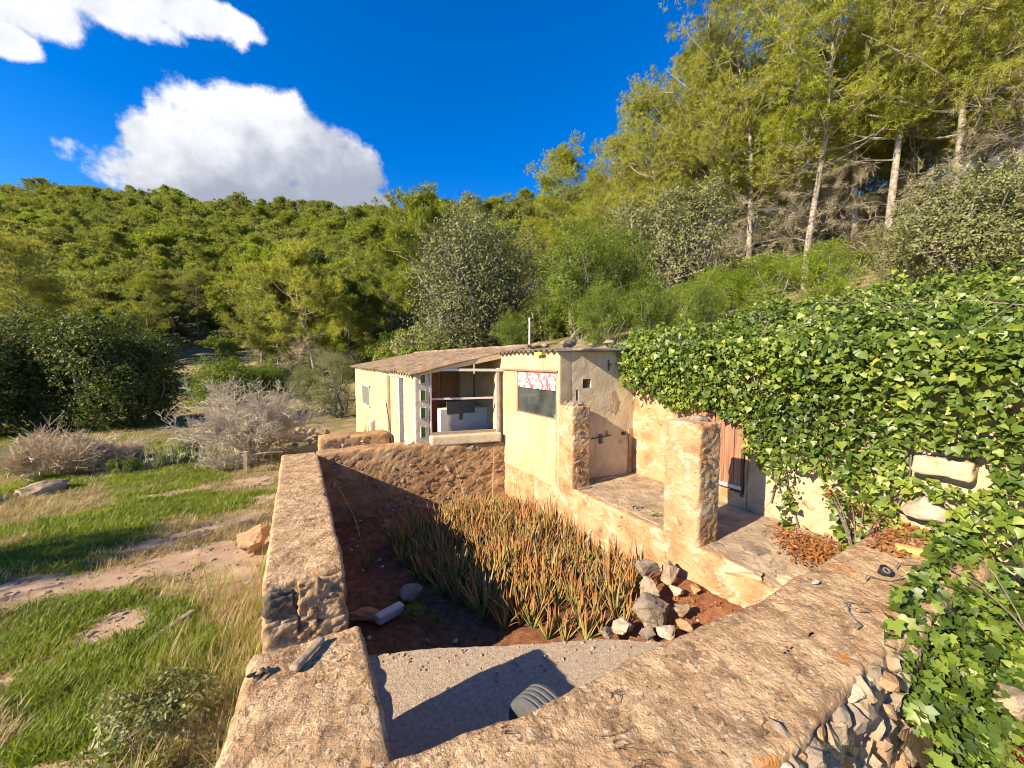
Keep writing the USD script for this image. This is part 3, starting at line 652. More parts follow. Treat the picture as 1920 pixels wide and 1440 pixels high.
# ------------------------------------------------------------------ lean-to
lean = thing('lean_to', (2.5, 7, -1.5), 'open-fronted lean-to with corrugated sloping roof and glass-block pier', 'shed')
front = lambda x: 6.72 - 0.185 * (np.asarray(x) - 1.78)
LX = 1.78
holed_wall('side_wall', lean, S['cream_plaster'], LX, 0.2, 6.98, 14.4, -2.7, -0.26, [(7.45, 8.75, -2.3, -0.31), (11.3, 12.7, -1.35, -0.73)], 73, res=0.09)
obj('door_jamb', rough_box(LX - .07, LX + .1, 8.75, 9.55, -2.7, -0.29, 0.05, r=0.02, amp=0.008, seed=75), S['cream_plaster'], lean, smooth=True)
obj('corner_post', rough_box(LX - .01, LX + .22, 6.74, 7.45, -1.56, -0.25, 0.035, r=0.015, amp=0.008, seed=76), S['cream_plaster'], lean, smooth=True)
pier = obj('glass_block_pier', rough_box(LX, 2.04, 6.66, 6.74, -1.52, -0.205, 0.025, r=0.012, amp=0.006, seed=77), S['grey_block'], lean, smooth=True)
for z in (-0.315, -0.62, -0.93, -1.27):
    MB().box(1.885, 1.965, 6.642, 6.70, z - .085, z + .085).build('glass_block', S['green_glass'], pier)
    MB().box(1.875, 1.887, 6.640, 6.70, z - .10, z + .10).box(1.963, 1.975, 6.640, 6.70, z - .10, z + .10).build('block_edge', S['white_frame'], pier)
obj('sill', rough_box(2.03, 3.30, 6.56, 6.72, -1.52, -1.345, 0.03, r=0.015, amp=0.006, seed=78, warp=lambda p: p + np.c_[p[:, 0] * 0, -0.185 * (p[:, 0] - 1.9), p[:, 0] * 0]), S['weathered_plaster'], lean, smooth=True)
fy = lambda x, o=0: float(front(x)) + o
MB().bar((2.05, fy(2.05), -1.32), (3.28, fy(3.28), -1.325), .05, .05).build('bottom_rail', S['grey_wood'], lean)
MB().bar((2.065, fy(2.065), -1.345), (2.065, fy(2.065), -0.15), .05, .03, (1, 0, 0)).build('window_post', S['white_frame'], lean)
MB().bar((3.28, fy(3.28), -1.345), (3.28, fy(3.28), -0.17), .05, .06, (1, 0, 0)).build('window_post', S['white_frame'], lean)
MB().bar((2.02, fy(2.0, -.02), -0.17), (3.40, fy(3.4, -.02), -0.19), .04, .045).build('top_rail', S['white_frame'], lean)
MB().bar((2.05, fy(2.05, .06), -0.70), (3.26, fy(3.26, .06), -0.71), .03, .035).build('sliding_rail', S['white_frame'], lean)
obj('end_pier', rough_box(3.30, 3.44, fy(3.36, .05), fy(3.36, .25), -1.5, -0.15, 0.04, r=0.02, amp=0.006, seed=79), S['cream_plaster'], lean, smooth=True)
MB().box(3.60, 3.75, 6.82, 8.2, -1.9, 0.12).box(1.98, 2.7, 8.30, 8.40, -1.9, -0.20).box(2.7, 3.60, 8.30, 8.40, -1.9, -0.05).box(1.98, 3.60, 6.9, 8.3, -1.92, -1.86).build('inner_walls', S['weathered_plaster'], lean)
dr = obj('inner_doors', MB().box(2.35, 2.76, 8.24, 8.28, -1.75, -0.28).box(2.80, 3.24, 8.24, 8.28, -1.75, -0.28).mesh(), S['brown_panel'], lean)
MB().box(2.55, 3.6, 7.55, 8.05, -1.88, -1.02).build('white_counter', S['white_paint'], lean)
b = MB(); b.box(2.68, 3.30, 7.535, 7.56, -1.12, -0.86); b.box(2.95, 3.03, 7.534, 7.556, -1.25, -1.12); b.build('stained_splash', S['dull_screen'], lean)
MB().box(2.08, 2.40, 7.3, 7.34, -1.85, -0.62).build('hanging_cloth', S['red_cloth'], lean)
MB().box(1.80, 1.84, 7.85, 8.74, -2.25, -0.34).build('door_panel', S['cream_plaster'], lean)
MB().box(1.77, 1.85, 7.78, 7.85, -2.3, -0.31).box(1.77, 1.85, 7.45, 8.75, -0.34, -0.30).build('door_frame', S['white_frame'], lean)
w2 = obj('side_window', MB().box(1.755, 1.80, 11.3, 11.36, -1.35, -.73).box(1.755, 1.80, 12.64, 12.7, -1.35, -.73).box(1.755, 1.80, 11.3, 12.7, -1.35, -1.31).box(1.755, 1.80, 11.3, 12.7, -.77, -.73).mesh(), S['white_frame'], lean)
MB().box(1.775, 1.785, 11.36, 12.64, -1.31, -.77).build('pane', S['dull_screen'], w2)
obj('roof_sheet', corrugated(1.66, -0.225, 4.06, 0.27, 6.52, 14.8, seed=14, pitch=0.20, amp=0.026), S['roof_sheet'], lean, smooth=40)
MB().bar((1.85, 6.66, -0.235), (4.0, 6.44, 0.195), .05, .085).build('verge_beam', S['pale_timber'], lean)
MB().bar((1.78, 10.6, -0.235), (4.0, 10.6, 0.195), .05, .085).bar((1.78, 8.6, -0.245), (4.0, 8.6, 0.185), .05, .085).build('rafter', S['pale_timber'], lean)
for k in range(7):
    vv, ff = rock(np.random.default_rng(950 + k), (0.24, 0.95, 0.05), 1)
    obj('roof_patch', (vv @ np.array([[1, 0, 0.2], [0, 1, 0], [0, 0, 1]]) + [2.1 + 0.3 * (k % 4), 7.6 + k * 0.85, -0.17 + 0.3 * (k % 4) * 0.206 + 0.03], ff), S['dark_roof'], lean, smooth=40)
obj('ridge_cap', rough_box(3.93, 4.10, 6.50, 14.8, 0.235, 0.315, 0.06, r=0.03, amp=0.012, seed=82), S['roof_sheet'], lean, smooth=True)
vv, ff = rock(np.random.default_rng(12), (0.2, 0.16, 0.11), 2)
obj('white_rubble', (vv + [1.68, 6.72, -1.455], ff), S['white_stone'], smooth=40, label='pale broken stone on the wall by the lean-to corner', cat='stone')
# bench wall beside it
bench = thing('stone_bench_wall', (1.0, 8.7, GROUND), 'short low rubble wall running out from the lean-to', 'wall')
obj('wall_body', rough_box(0.35, 1.70, 8.45, 8.95, -2.7, -1.56, 0.045, r=0.05, amp=0.03, freq=4, seed=85), S['brown_render'], bench, smooth=True)
stones_on(bench, (0.37, 8.45, -2.4), (1, 0, 0), (0, 0, 1), (0, -1, 0), 1.3, 0.85, 30, 0.08, 0.2, (0.0, 0.03), 86)
stones_on(bench, (0.35, 8.95, -2.4), (0, -1, 0), (0, 0, 1), (-1, 0, 0), 0.5, 0.85, 10, 0.08, 0.2, (0.0, 0.03), 87)
obj('stone_post', rough_box(1.48, 1.62, 9.6, 9.75, -2.7, -1.45, 0.05, r=0.02, amp=0.01, seed=88), S['grey_block'], smooth=True, label='small block post beside the lean-to side wall', cat='post')
MB().tube([(1.60, 7.0, -2.6), (1.62, 8.3, -0.9)], 0.012, 5).build('leaning_rod', S['rust_metal'], label='thin rusty rod leaning by the lean-to door', cat='rod')

# ------------------------------------------------------------------ outbuilding with the brown door
outb = thing('outbuilding', (4.9, 2.5, -1.85), 'low stone outbuilding with brown board door, buried in ivy', 'building')
holed_wall('front_wall', outb, S['orange_render'], 4.80, 0.3, 2.66, 4.62, -2.0, -0.05, [(2.69, 3.36, -1.66, -0.62)], 101, amp=0.016)
holed_wall('plastered_wall', outb, S['tan_plaster'], 4.805, 0.3, 0.60, 2.66, -2.0, -0.05, [], 103, amp=0.016)
stones_on(outb, (4.80, 4.6, -1.85), (0, -1, 0), (0, 0, 1), (-1, 0, 0), 1.2, 1.6, 34, 0.08, 0.28, (0.004, 0.016), 105, flat=0.25, mats=RENDERED)
stones_on(outb, (4.805, 2.6, -1.85), (0, -1, 0), (0, 0, 1), (-1, 0, 0), 1.9, 1.0, 10, 0.12, 0.3, (0.004, 0.016), 106, flat=0.3, mats=RENDERED)
MB().box(5.1, 5.2, 0.6, 4.62, -2.0, -0.2).build('inner_wall', S['dark_inside'], outb)
MB().box(4.80, 7.2, 0.6, 4.62, -0.12, -0.045).build('roof_slab', S['dark_roof'], outb)
MB().box(4.70, 4.9, 4.50, 4.66, -1.88, -1.12).build('dark_niche', S['brown_render'], outb)
door = obj('door', MB().box(4.825, 4.84, 2.70, 3.35, -1.64, -0.63).mesh(), S['dark_inside'], outb)
for k in range(5): MB().box(4.798 - 0.003 * (k % 2), 4.823, 2.705 + k * .129, 2.705 + k * .129 + .122, -1.635 + .004 * k, -0.635).build('plank', S['door_boards'], door)
MB().box(4.78, 4.796, 2.72, 3.33, -1.62, -1.575).build('ledge', S['white_frame'], door)
MB().box(4.785, 4.80, 2.72, 2.95, -0.70, -0.655).build('patch_board', S['white_frame'], door)
MB().box(4.786, 4.80, 2.70, 2.735, -1.70, -1.1).build('hinge', S['rust_metal'], door)
vv, ff = rock(np.random.default_rng(22), (0.24, 0.42, 0.16), 2, cuts=4)
obj('white_block', rough_box(4.64, 4.9, 0.84, 1.19, -0.975, -0.82, 0.02, r=0.02, amp=0.018, freq=7, seed=107, chip=.1), S['render_stone'], smooth=True, label='squared pale stone block half buried in the ivy', cat='stone')
vv, ff = rock(np.random.default_rng(23), (0.2, 0.34, 0.22), 2)
obj('ivy_stone', (vv + [4.72, 1.1, -1.28], ff), S['field_stone_d'], smooth=40, label='pale rounded stone showing through the ivy below the squared block', cat='stone')

# ------------------------------------------------------------------ vegetation builders


def unit(v): return v / (np.linalg.norm(v, axis=-1, keepdims=True) + 1e-9)


def needles(tips, dirs, n, L, W, r, spread=0.75, along=0.6):
    N = len(tips) * n
    dv = unit(np.repeat(dirs, n, 0) * along + r.normal(size=(N, 3)) * spread)
    base = np.repeat(tips, n, 0) + r.normal(size=(N, 3)) * L * 0.18
    side = unit(np.cross(dv, r.normal(size=(N, 3)))) * W / 2
    tip = base + dv * (L * r.uniform(0.65, 1.25, (N, 1)))
    v = np.stack([base - side, base + side, tip], 1).reshape(-1, 3)
    return v, np.arange(N * 3).reshape(-1, 3)


def leaf_quads(p, out, s, r, aspect=0.5, jitter=0.8):
    N = len(p); nrm = unit(unit(out) + jitter * r.normal(size=(N, 3)) * 0.6)
    a = unit(np.cross(nrm, r.normal(size=(N, 3)))); b = np.cross(nrm, a)
    s = np.broadcast_to(s, (N,))[:, None] * r.uniform(0.65, 1.3, (N, 1))
    v = np.stack([p - a * s * .5, p + b * s * aspect * .5 + nrm * s * .08, p + a * s * .5, p - b * s * aspect * .5 + nrm * s * .08], 1).reshape(-1, 3)
    i = np.arange(N)[:, None] * 4
    return v, np.vstack([i + [0, 1, 2], i + [0, 2, 3]])


def local_thing(name, loc, rz, scale, label, cat, group=None):
    path = numbered('/World', name); x = UsdGeom.Xform.Define(stage, path)
    x.AddTranslateOp().Set(Gf.Vec3d(*map(float, loc))); x.AddRotateZOp().Set(float(math.degrees(rz)))
    s = (scale,) * 3 if np.ndim(scale) == 0 else scale
    x.AddScaleOp().Set(Gf.Vec3f(*map(float, s))); locs[path] = np.zeros(3)
    return tag(x.GetPrim(), label, cat, group)


FIRST = {}


def plant(kind, key, make, loc, rz, scale, label, cat, group=None):
    """The first of a kind is built, every later one refers to it."""
    if key not in FIRST:
        p = local_thing(kind, loc, rz, scale, label, cat, group); make(p); FIRST[key] = p.GetPath(); return p
    return copy_of(FIRST[key], kind, loc, rz, scale, label, cat, group)


def pine_parts(seed, H, spread, cs, nb, nt, nn, L, W, lean=0.06, dead=14, mat='pine_needles', cl=3, rc=0.19):
    """A pine: bent tapering trunk, limbs, and a crown of needle clumps carried on the limb ends."""
    def make(p):
        r = np.random.default_rng(seed)
        t = np.linspace(0, 1, 12); ph = r.uniform(0, 6, 2); la = r.uniform(0, 2 * PI)
        tp = np.stack([lean * H * (t ** 1.4) * math.cos(la) + 0.02 * H * np.sin(t * 7 + ph[0]) * t, lean * H * (t ** 1.4) * math.sin(la) + 0.02 * H * np.sin(t * 6 + ph[1]) * t, t * H * 0.95], 1); tp[0, 2] = -0.4
        r0 = 0.0088 * H
        MB().tube(tp, r0 * (1.15 - t * 1.02), 7).build('trunk', S['pine_bark'], p, smooth=True)
        at = lambda q: np.array([np.interp(q, t, tp[:, k]) for k in range(3)])
        br, C, R = MB(), [], []
        for i in range(nb):
            q = cs + (0.99 - cs) * (i + r.uniform(0, 1)) / nb; x = (q - cs) / (1 - cs)
            ln = spread * (0.50 + 0.62 * math.sin(PI * min(1, x * 0.85 + 0.15))) * (1 - x ** 4 * 0.62) * r.uniform(0.55, 1.18)
            az = i * 2.39996 + r.normal(0, 0.6); el = math.radians(r.uniform(0, 30) + 40 * x ** 1.6)
            s = np.linspace(0, 1, 6); rad = s * ln; k1, k2 = r.normal(0, .08, 2)
            bp = at(q) + np.stack([np.cos(az) * rad * math.cos(el) - np.sin(az) * k1 * np.sin(s * PI) * ln, np.sin(az) * rad * math.cos(el) + np.cos(az) * k1 * np.sin(s * PI) * ln, rad * math.sin(el) + ln * 0.18 * (s ** 2) - 0.06 * ln * np.sin(s * PI)], 1)
            br.tube(bp, r0 * 0.42 * (1 - q * 0.5) * (1 - s * 0.85) + 0.004, 4)
            for k in range(cl):
                u = 1.0 if k == 0 else r.uniform(0.45, 0.95); o = np.array([np.interp(u, s, bp[:, c]) for c in range(3)])
                e = o + r.normal(size=3) * [.20, .20, .10] * ln + [0, 0, 0.07 * ln]
                if k: br.tube(np.stack([o, (o + e) / 2 + r.normal(size=3) * .03, e]), [0.016, 0.012, 0.006], 3)
                C.append(e); R.append(spread * rc * r.uniform(0.7, 1.3))
        for k in range(4): C.append(tp[-1] + r.normal(size=3) * [.14, .14, .10] * spread); R.append(spread * rc * r.uniform(.7, 1.0))
        C, R = np.array(C), np.array(R); kk = np.repeat(np.arange(len(C)), nt)
        dv = unit(r.normal(size=(len(kk), 3)) + [0, 0, 0.35]); rr = R[kk] * r.uniform(0.15, 1.05, len(kk)) ** 0.6
        tips = C[kk] + dv * rr[:, None] * [1, 1, 0.62]; tips += (np.stack([fbm(tips * 2.3, 2, seed + i) for i in range(3)], 1) - 0.5) * 0.5 * spread * rc * 2
        for k in range(0, len(C)):
            for j in range(3): e = tips[k * nt + j]; br.tube(np.stack([C[k] - [0, 0, R[k] * .4], e]), [0.008, 0.003], 3)
        br.build('branches', S['pine_bark'], p)
        obj('crown', needles(tips, unit(dv + [0, 0, 0.5]), nn, L, W, r), S[mat], p)
        if dead:
            db, dt, dd = MB(), [], []
            for i in range(dead):
                q = cs * r.uniform(0.3, 1.15); az = r.uniform(0, 2 * PI); ln = spread * r.uniform(0.3, 0.9); s = np.linspace(0, 1, 5)
                bp = at(q) + np.stack([np.cos(az) * s * ln, np.sin(az) * s * ln, s * ln * r.uniform(-0.15, 0.35) + 0.06 * ln * np.sin(s * 5 + i)], 1)
                db.tube(bp, 0.020 * (1 - s * 0.8) + 0.003, 3)
                for k in range(7):
                    u = r.uniform(0.3, 1); o = np.array([np.interp(u, s, bp[:, c]) for c in range(3)]); td = unit(r.normal(size=3) + [np.cos(az), np.sin(az), 0])
                    db.tube(np.stack([o, o + td * ln * .22, o + td * ln * .36 + [0, 0, .05]]), [0.008, 0.006, 0.003], 3); dt += [o + td * ln * .3, o + td * ln * .15]; dd += [td, td]
            db.build('dead_branches', S['grey_bark'], p)
            obj('dry_twigs', needles(np.array(dt), np.array(dd), 14, L * 1.6, W * 0.45, r, 0.6, 0.9), S['dry_needles'], p)
    return make


def bush_parts(seed, rx, ry, h, lumps, nleaf, size, mat, aspect=0.5, stems=7, base=0.12, needle=False, twig='grey_bark', bare=0.0):
    def make(p):
        r = np.random.default_rng(seed); c, q, rad = [], [], []
        for k in range(lumps):
            a = r.uniform(0, 2 * PI); e = r.uniform(0, 1) ** 0.6; up = r.uniform(base, 0.86)
            prof = math.sqrt(max(0.05, 1 - ((up - 0.42) / 0.62) ** 2))
            c.append([math.cos(a) * rx * 0.72 * e * prof, math.sin(a) * ry * 0.72 * e * prof, h * up]); rad.append(r.uniform(0.2, 0.42) * min(rx, ry, h * 0.7))
        c, rad = np.array(c), np.array(rad); k = r.choice(lumps, nleaf, p=rad ** 2 / (rad ** 2).sum())
        dv = unit(r.normal(size=(nleaf, 3)) + [0, 0, 0.25]); pos = c[k] + dv * (rad[k] * r.uniform(0.62, 1.08, nleaf) ** 0.8)[:, None]
        pos += (np.stack([fbm(pos * 3.1, 2, seed + i) for i in range(3)], 1) - 0.5) * 0.3 * min(rx, h)
        pos = pos[pos[:, 2] > 0.02]; out = unit(unit(pos - [0, 0, h * 0.35]) + dv[:len(pos)] * 0.6)
        st = MB()
        for i in range(stems):
            g_ = c[i % lumps]; s = np.linspace(0, 1, 5)[:, None]; o = np.array([r.normal(0, rx * .1), r.normal(0, ry * .1), -0.2])
            st.tube(o * (1 - s) + g_ * s + np.sin(s * 4 + i) * 0.06 * h * np.array([1, -0.7, 0]), np.linspace(0.022 * h, 0.006 * h, 5), 5)
            for j in range(5):
                e = c[r.integers(lumps)] + r.normal(size=3) * (0.08 + 0.35 * bare) * rx; m_ = o * 0.35 + g_ * 0.65
                st.tube(np.stack([m_, (m_ + e) / 2 + r.normal(size=3) * 0.06 * h, e]), [0.009 * h, 0.006 * h, 0.002 * h], 3)
        st.build('stems', S[twig], p)
        if needle: obj('foliage', needles(pos, out, 3, size, size * 0.22, r, 0.5, 0.9), S[mat], p)
        else: obj('foliage', leaf_quads(pos, out, size, r, aspect, 1.0), S[mat], p)
    return make


def twig_bush(seed, rx, h, mains, depth, mat, r0=0.016, up=0.5, spread=0.55, kids=3, droop=0.0, rmin=0.0022):
    def make(p):
        r = np.random.default_rng(seed); mb = MB()
        def grow(o, d, ln, rad, lv):
            s = np.linspace(0, 1, 4)[:, None]; bend = r.normal(size=3) * 0.18 * ln
            pts = o + d * ln * s + bend * s ** 2 - np.array([0, 0, droop * ln]) * s ** 2
            mb.tube(pts, np.linspace(rad, rad * 0.55, 4), 4 if lv > 2 else 3)
            if lv == 0: return
            for k in range(kids + (r.random() < 0.5)):
                u = r.uniform(0.35, 1.0); q = o + d * ln * u + bend * u ** 2
                grow(q, unit(d + r.normal(size=3) * spread + [0, 0, up * 0.25]), ln * r.uniform(0.5, 0.8), max(rad * 0.55, rmin), lv - 1)
        for k in range(mains):
            a = 2 * PI * k / mains + r.normal(0, 0.3); e = r.uniform(0.15, 1.0)
            grow(np.array([math.cos(a) * rx * .12, math.sin(a) * rx * .12, -0.05]), unit(np.array([math.cos(a) * rx * e, math.sin(a) * rx * e, h * 0.9])), h * r.uniform(0.35, 0.55), r0, depth)
        mb.build('twigs', S[mat], p)
    return make


def site(px, w): X, Y = P(px, w); return np.array([X, Y, float(terrain(X, Y))])


# ------------------------------------------------------------------ ivy over the outbuilding and the slope behind it
def leaf_shape(rich):
    if not rich:
        pts = np.array([(0, 0), (-.42, -.05), (-.48, .30), (-.22, .62), (0, 1.0), (.22, .62), (.48, .30), (.42, -.05)])
    else:
        pts = np.array([(0, 0.02), (-.22, -.14), (-.55, .06), (-.36, .28), (-.46, .58), (-.19, .60), (0, 1.0), (.19, .60), (.46, .58), (.36, .28), (.55, .06), (.22, -.14)])
    mid = np.array([[0, 0.36]]); v2 = np.vstack([mid, pts]); n = len(pts)
    z = 0.16 * np.abs(v2[:, 0]) - 0.16 * (v2[:, 1] - 0.4) ** 2
    return np.c_[v2, z], np.array([[0, 1 + (k + 1) % n, 1 + k] for k in range(n)])


def ivy_leaves(pos, nrm, size, r, rich=False, jitter=0.55, swing=0.55):
    sh, f = leaf_shape(rich); N = len(pos)
    nrm = unit(unit(nrm) + jitter * r.normal(size=(N, 3)))
    down = np.array([0, 0, -1.0]) + r.normal(size=(N, 3)) * swing
    b = unit(down - nrm * (down * nrm).sum(1, keepdims=True)); a = np.cross(b, nrm)
    s = (np.broadcast_to(size, (N,)) * r.uniform(0.45, 1.35, N))[:, None, None]
    v = pos[:, None] + s * (sh[None, :, :1] * a[:, None] + sh[None, :, 1:2] * b[:, None] + sh[None, :, 2:] * nrm[:, None])
    tint = np.clip(r.normal(0.54, 0.22, N) + (fbm(pos * 1.7, 3, 4) - 0.5) * 0.9, 0.02, 0.93); tint[r.random(N) < 0.003] = 1.0
    return v, f, tint


def build_ivy(parent, v, f, tint, dist, n_sep, name):
    o = np.argsort(dist); k = sh = v.shape[1]
    for i in o[:n_sep]: obj('leaf', (v[i], f), S['ivy_leaf'], parent, smooth=True, tint=np.full(k, tint[i]))
    rest = o[n_sep:]; vv = v[rest].reshape(-1, 3); ff = (f[None] + (np.arange(len(rest)) * k)[:, None, None]).reshape(-1, 3)
    obj(name, (vv, ff), S['ivy_leaf'], parent, smooth=True, tint=np.repeat(tint[rest], k), kind='stuff')


r = np.random.default_rng(11)
ZB = np.array([(-1, -1.5), (0.5, -1.5), (1.12, -1.55), (1.22, -1.65), (1.35, -1.88), (1.66, -1.80), (1.74, -1.35), (1.9, -1.15), (2.04, -1.30), (2.10, -1.82), (2.22, -1.75), (2.32, -1.30), (2.55, -1.20), (2.66, -0.98), (2.74, -0.78), (3.0, -0.70), (3.28, -0.62), (3.57, -0.76), (3.89, -0.55), (4.42, -0.38), (4.8, -0.25)])
zt = lambda x, y: 0.02 + 0.14 * sstep(4.6, 5.1, x) + np.maximum(x - 4.8, 0) * (0.25 * (1 - 0.4 * sstep(3.2, 6.2, y))) + (fbm(np.stack([x * 1.1, y * 1.1, 0 * x], -1), 3, 6) - 0.5) * 0.5 + (fbm(np.stack([x * 3.2, y * 3.2, 0 * x], -1), 2, 16) - 0.5) * 0.30
n = 16000; y = r.uniform(0.3, 4.78, n); z = r.uniform(-1.9, 0.25, n)
zb = np.interp(y, ZB[:, 0], ZB[:, 1]) + (fbm(np.c_[y * 6, z * 2, y * 0], 2, 3) - 0.5) * 0.22
bul = 0.10 + 0.16 * fbm(np.c_[y * 1.6, z * 1.6, y * 0], 3, 9) + 0.20 * sstep(2.0, 1.4, y) * sstep(-0.9, -1.6, z) + 0.16 * sstep(-0.9, 0, z)
keep = (z > zb) & ~((y > 0.74) & (y < 1.25) & (z > -1.02) & (z < -0.76)) & ~((y > 0.95) & (y < 1.24) & (z > -1.42) & (z < -1.16))
thin = np.where(z < -1.15, 0.62, 1.0) * np.where((y > 1.74) & (y < 2.4) & (z < -0.9), 0.6, 1.0); keep &= r.random(n) < thin
pf = np.c_[4.80 - bul * r.uniform(0.35, 1.15, n), y, z][keep]; nf = np.broadcast_to([-1.0, -0.25, 0.55], pf.shape)
n = 56000; x = 4.5 + 4.2 * r.uniform(0, 1, n) ** 1.15; y = r.uniform(-2.2, 7.2, n)
keep = ~((y > 4.72) & (x < 4.85 + 0.45 * (y - 4.6))) & (y < 4.6 + (x - 4.6) * 0.9)
x, y = x[keep], y[keep]; pt = np.c_[x, y, zt(x, y) + r.uniform(-0.17, 0.08, len(x))]; nt = np.broadcast_to([-0.45, -0.2, 0.9], pt.shape)
n = 900; sx = r.uniform(4.7, 8.0, n); sy = r.uniform(-1.5, 5.0, n); spx = np.repeat(np.arange(n // 9), 9); cxs, cys = r.uniform(4.7, 8.2, n // 9), r.uniform(-1.5, 4.6, n // 9)
ps = np.c_[cxs[spx] + r.normal(0, .05, len(spx)), cys[spx] + r.normal(0, .05, len(spx)), zt(cxs[spx], cys[spx]) + r.uniform(0, 0.28, len(spx))]   # upright shoots
pos = np.vstack([pf, pt, ps]); nrm = np.vstack([nf, nt, np.broadcast_to([-0.6, -0.4, 0.6], ps.shape)])
v, f, tint = ivy_leaves(pos, nrm, 0.047 + 0.022 * r.random(len(pos)), r, False, 0.8)
ivy = thing('ivy', (4.8, 2.5, -0.5), 'great mass of glossy green ivy covering the outbuilding roof and the slope behind', 'ivy')
build_ivy(ivy, v, f, tint, np.linalg.norm(pos, axis=1), 300, 'leaves')
mb = MB()
for k in range(46):
    y0 = r.uniform(1.2, 4.5); zlow = float(np.interp(y0, ZB[:, 0], ZB[:, 1])) - 0.03; s = np.linspace(0, 1, 6)
    mb.tube(np.c_[4.775 - 0.03 * np.sin(s * 3), y0 + 0.12 * np.sin(s * 5 + k), zlow + s * (0.1 - zlow)], 0.007, 4)
for k in range(60):
    a = np.array([r.uniform(4.7, 8), r.uniform(-1, 4.5)]); q = np.vstack([a, a + r.normal(0, .12, 2), a + r.normal(0, .25, 2)]); mb.tube(np.c_[q, zt(q[:, 0], q[:, 1]) + [-0.05, 0.1, 0.24]], [0.006, 0.005, 0.003], 3)
mb.build('stems', S['grey_bark'], ivy)
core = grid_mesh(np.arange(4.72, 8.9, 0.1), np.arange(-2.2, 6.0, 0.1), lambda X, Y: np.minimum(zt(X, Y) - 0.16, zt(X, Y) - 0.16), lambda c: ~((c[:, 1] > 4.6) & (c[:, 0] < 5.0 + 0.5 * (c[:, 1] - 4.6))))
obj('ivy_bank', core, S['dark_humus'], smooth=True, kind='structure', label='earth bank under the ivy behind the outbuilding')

# second ivy: over the near right end of the foreground wall
n = 12500; x = r.uniform(2.5, 6.2, n); t = r.uniform(-0.55, 2.3, n)
edge = 0.80 + 0.06 * fbm(np.c_[x * 3, t * 0, t * 0], 2, 8)
y = edge - 0.42 * t; z = np.where(t < 0, -1.46, -1.46 - 0.66 * np.maximum(t, 0) ** 1.15) + (fbm(np.c_[x * 2.2, y * 2.2, x * 0], 3, 5) - 0.5) * 0.26 + 0.06
xl = np.interp(t, [-0.55, -0.3, 0, 0.15, 0.5, 1.0, 2.3], [4.55, 4.3, 3.1, 2.62, 2.62, 2.58, 2.4]) + (fbm(np.c_[t * 3, x * 0, t * 0], 2, 2) - 0.5) * 0.5
keep = (x > xl) & (r.random(n) < np.where(fbm(np.c_[x * 1.9, y * 1.9, x * 0], 2, 15) < 0.36, 0.35, 1.0)) & (r.random(n) < 0.35 + 0.65 * sstep(0, 0.3, x - xl))
pos = np.c_[x, y, z + r.uniform(-0.17, 0.07, n)][keep]; nrm = np.c_[-0.35 + 0 * pos[:, 0], -0.55 * (pos[:, 1] < 0.8), 0.9 + 0 * pos[:, 0]]
v, f, tint = ivy_leaves(pos, nrm, 0.050 + 0.030 * r.random(len(pos)), r, True, 1.0, 1.2)
ivy2 = thing('ivy', (3.3, 0.6, -1.6), 'lobed ivy trailing over the right end of the foreground wall, nearest the camera', 'ivy')
build_ivy(ivy2, v, f, np.clip(tint - 0.10, 0.02, 1), np.linalg.norm(pos, axis=1), 300, 'leaves')
mb = MB()
for k in range(2):
    a = np.array([r.uniform(2.6, 4.6), 0.78, -1.47]); s = np.linspace(0, 1, 7)
    mb.tube(np.c_[a[0] + 0.2 * np.sin(s * 4 + k) + r.normal(0, .25) * s, a[1] - 0.75 * s, a[2] - 1.0 * s ** 1.2 + 0.03], 0.005, 4)
for k in range(10):
    s = np.linspace(0, 1, 6); a = np.array([r.uniform(2.8, 4.3), r.uniform(.8, 1.1)]); mb.tube(np.c_[a[0] + s * r.uniform(-.3, .5), a[1] - 0.1 * s + .03 * np.sin(s * 6), -1.475 + .015 * np.sin(s * 9)], 0.004, 4)
mb.build('stems', S['grey_bark'], ivy2)
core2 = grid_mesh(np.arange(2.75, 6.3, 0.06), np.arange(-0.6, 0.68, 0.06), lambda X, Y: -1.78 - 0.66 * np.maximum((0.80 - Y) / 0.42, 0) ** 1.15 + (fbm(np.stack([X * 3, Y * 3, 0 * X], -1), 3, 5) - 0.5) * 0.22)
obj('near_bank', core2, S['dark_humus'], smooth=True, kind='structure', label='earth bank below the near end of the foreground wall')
for k, (x, y, z, s, lab) in enumerate([(3.08, 0.22, -2.10, 0.24, 'large pale stone half hidden under the near ivy at the right corner'), (2.72, 0.42, -2.16, 0.22, 'stone half hidden under the near ivy at the foot of the dry stones'), (3.5, 0.42, -1.93, 0.18, 'small stone half hidden in the middle of the near ivy')]):
    vv, ff = rock(np.random.default_rng(1200 + k), (s * 1.3, s, s * .8), 3)
    obj('bank_stone', (vv + [x, y, z], ff), S['field_stone_a'], smooth=24, cat='stone', label=lab)

# red-leaved shrub between the ivies
def red_plant(p):
    q = np.random.default_rng(8); mb = MB(); tips = []
    for k in range(9):
        a = q.uniform(0, 2 * PI); e = np.array([math.cos(a) * q.uniform(.1, .28), math.sin(a) * q.uniform(.1, .28), q.uniform(0.35, 0.72)]); s = np.linspace(0, 1, 4)[:, None]
        mb.tube(e * s + np.array([0, 0, .08]) * np.sin(s * 3), [.008, .007, .005, .003], 4); tips.append(e)
    mb.build('stems', S['grey_bark'], p); tips = np.array(tips)
    pos = np.repeat(tips, 12, 0) + q.normal(size=(len(tips) * 12, 3)) * .035
    obj('foliage', leaf_quads(pos, pos - [0, 0, .2], 0.055, q, 0.3, 1.0), S['red_leaf'], p)


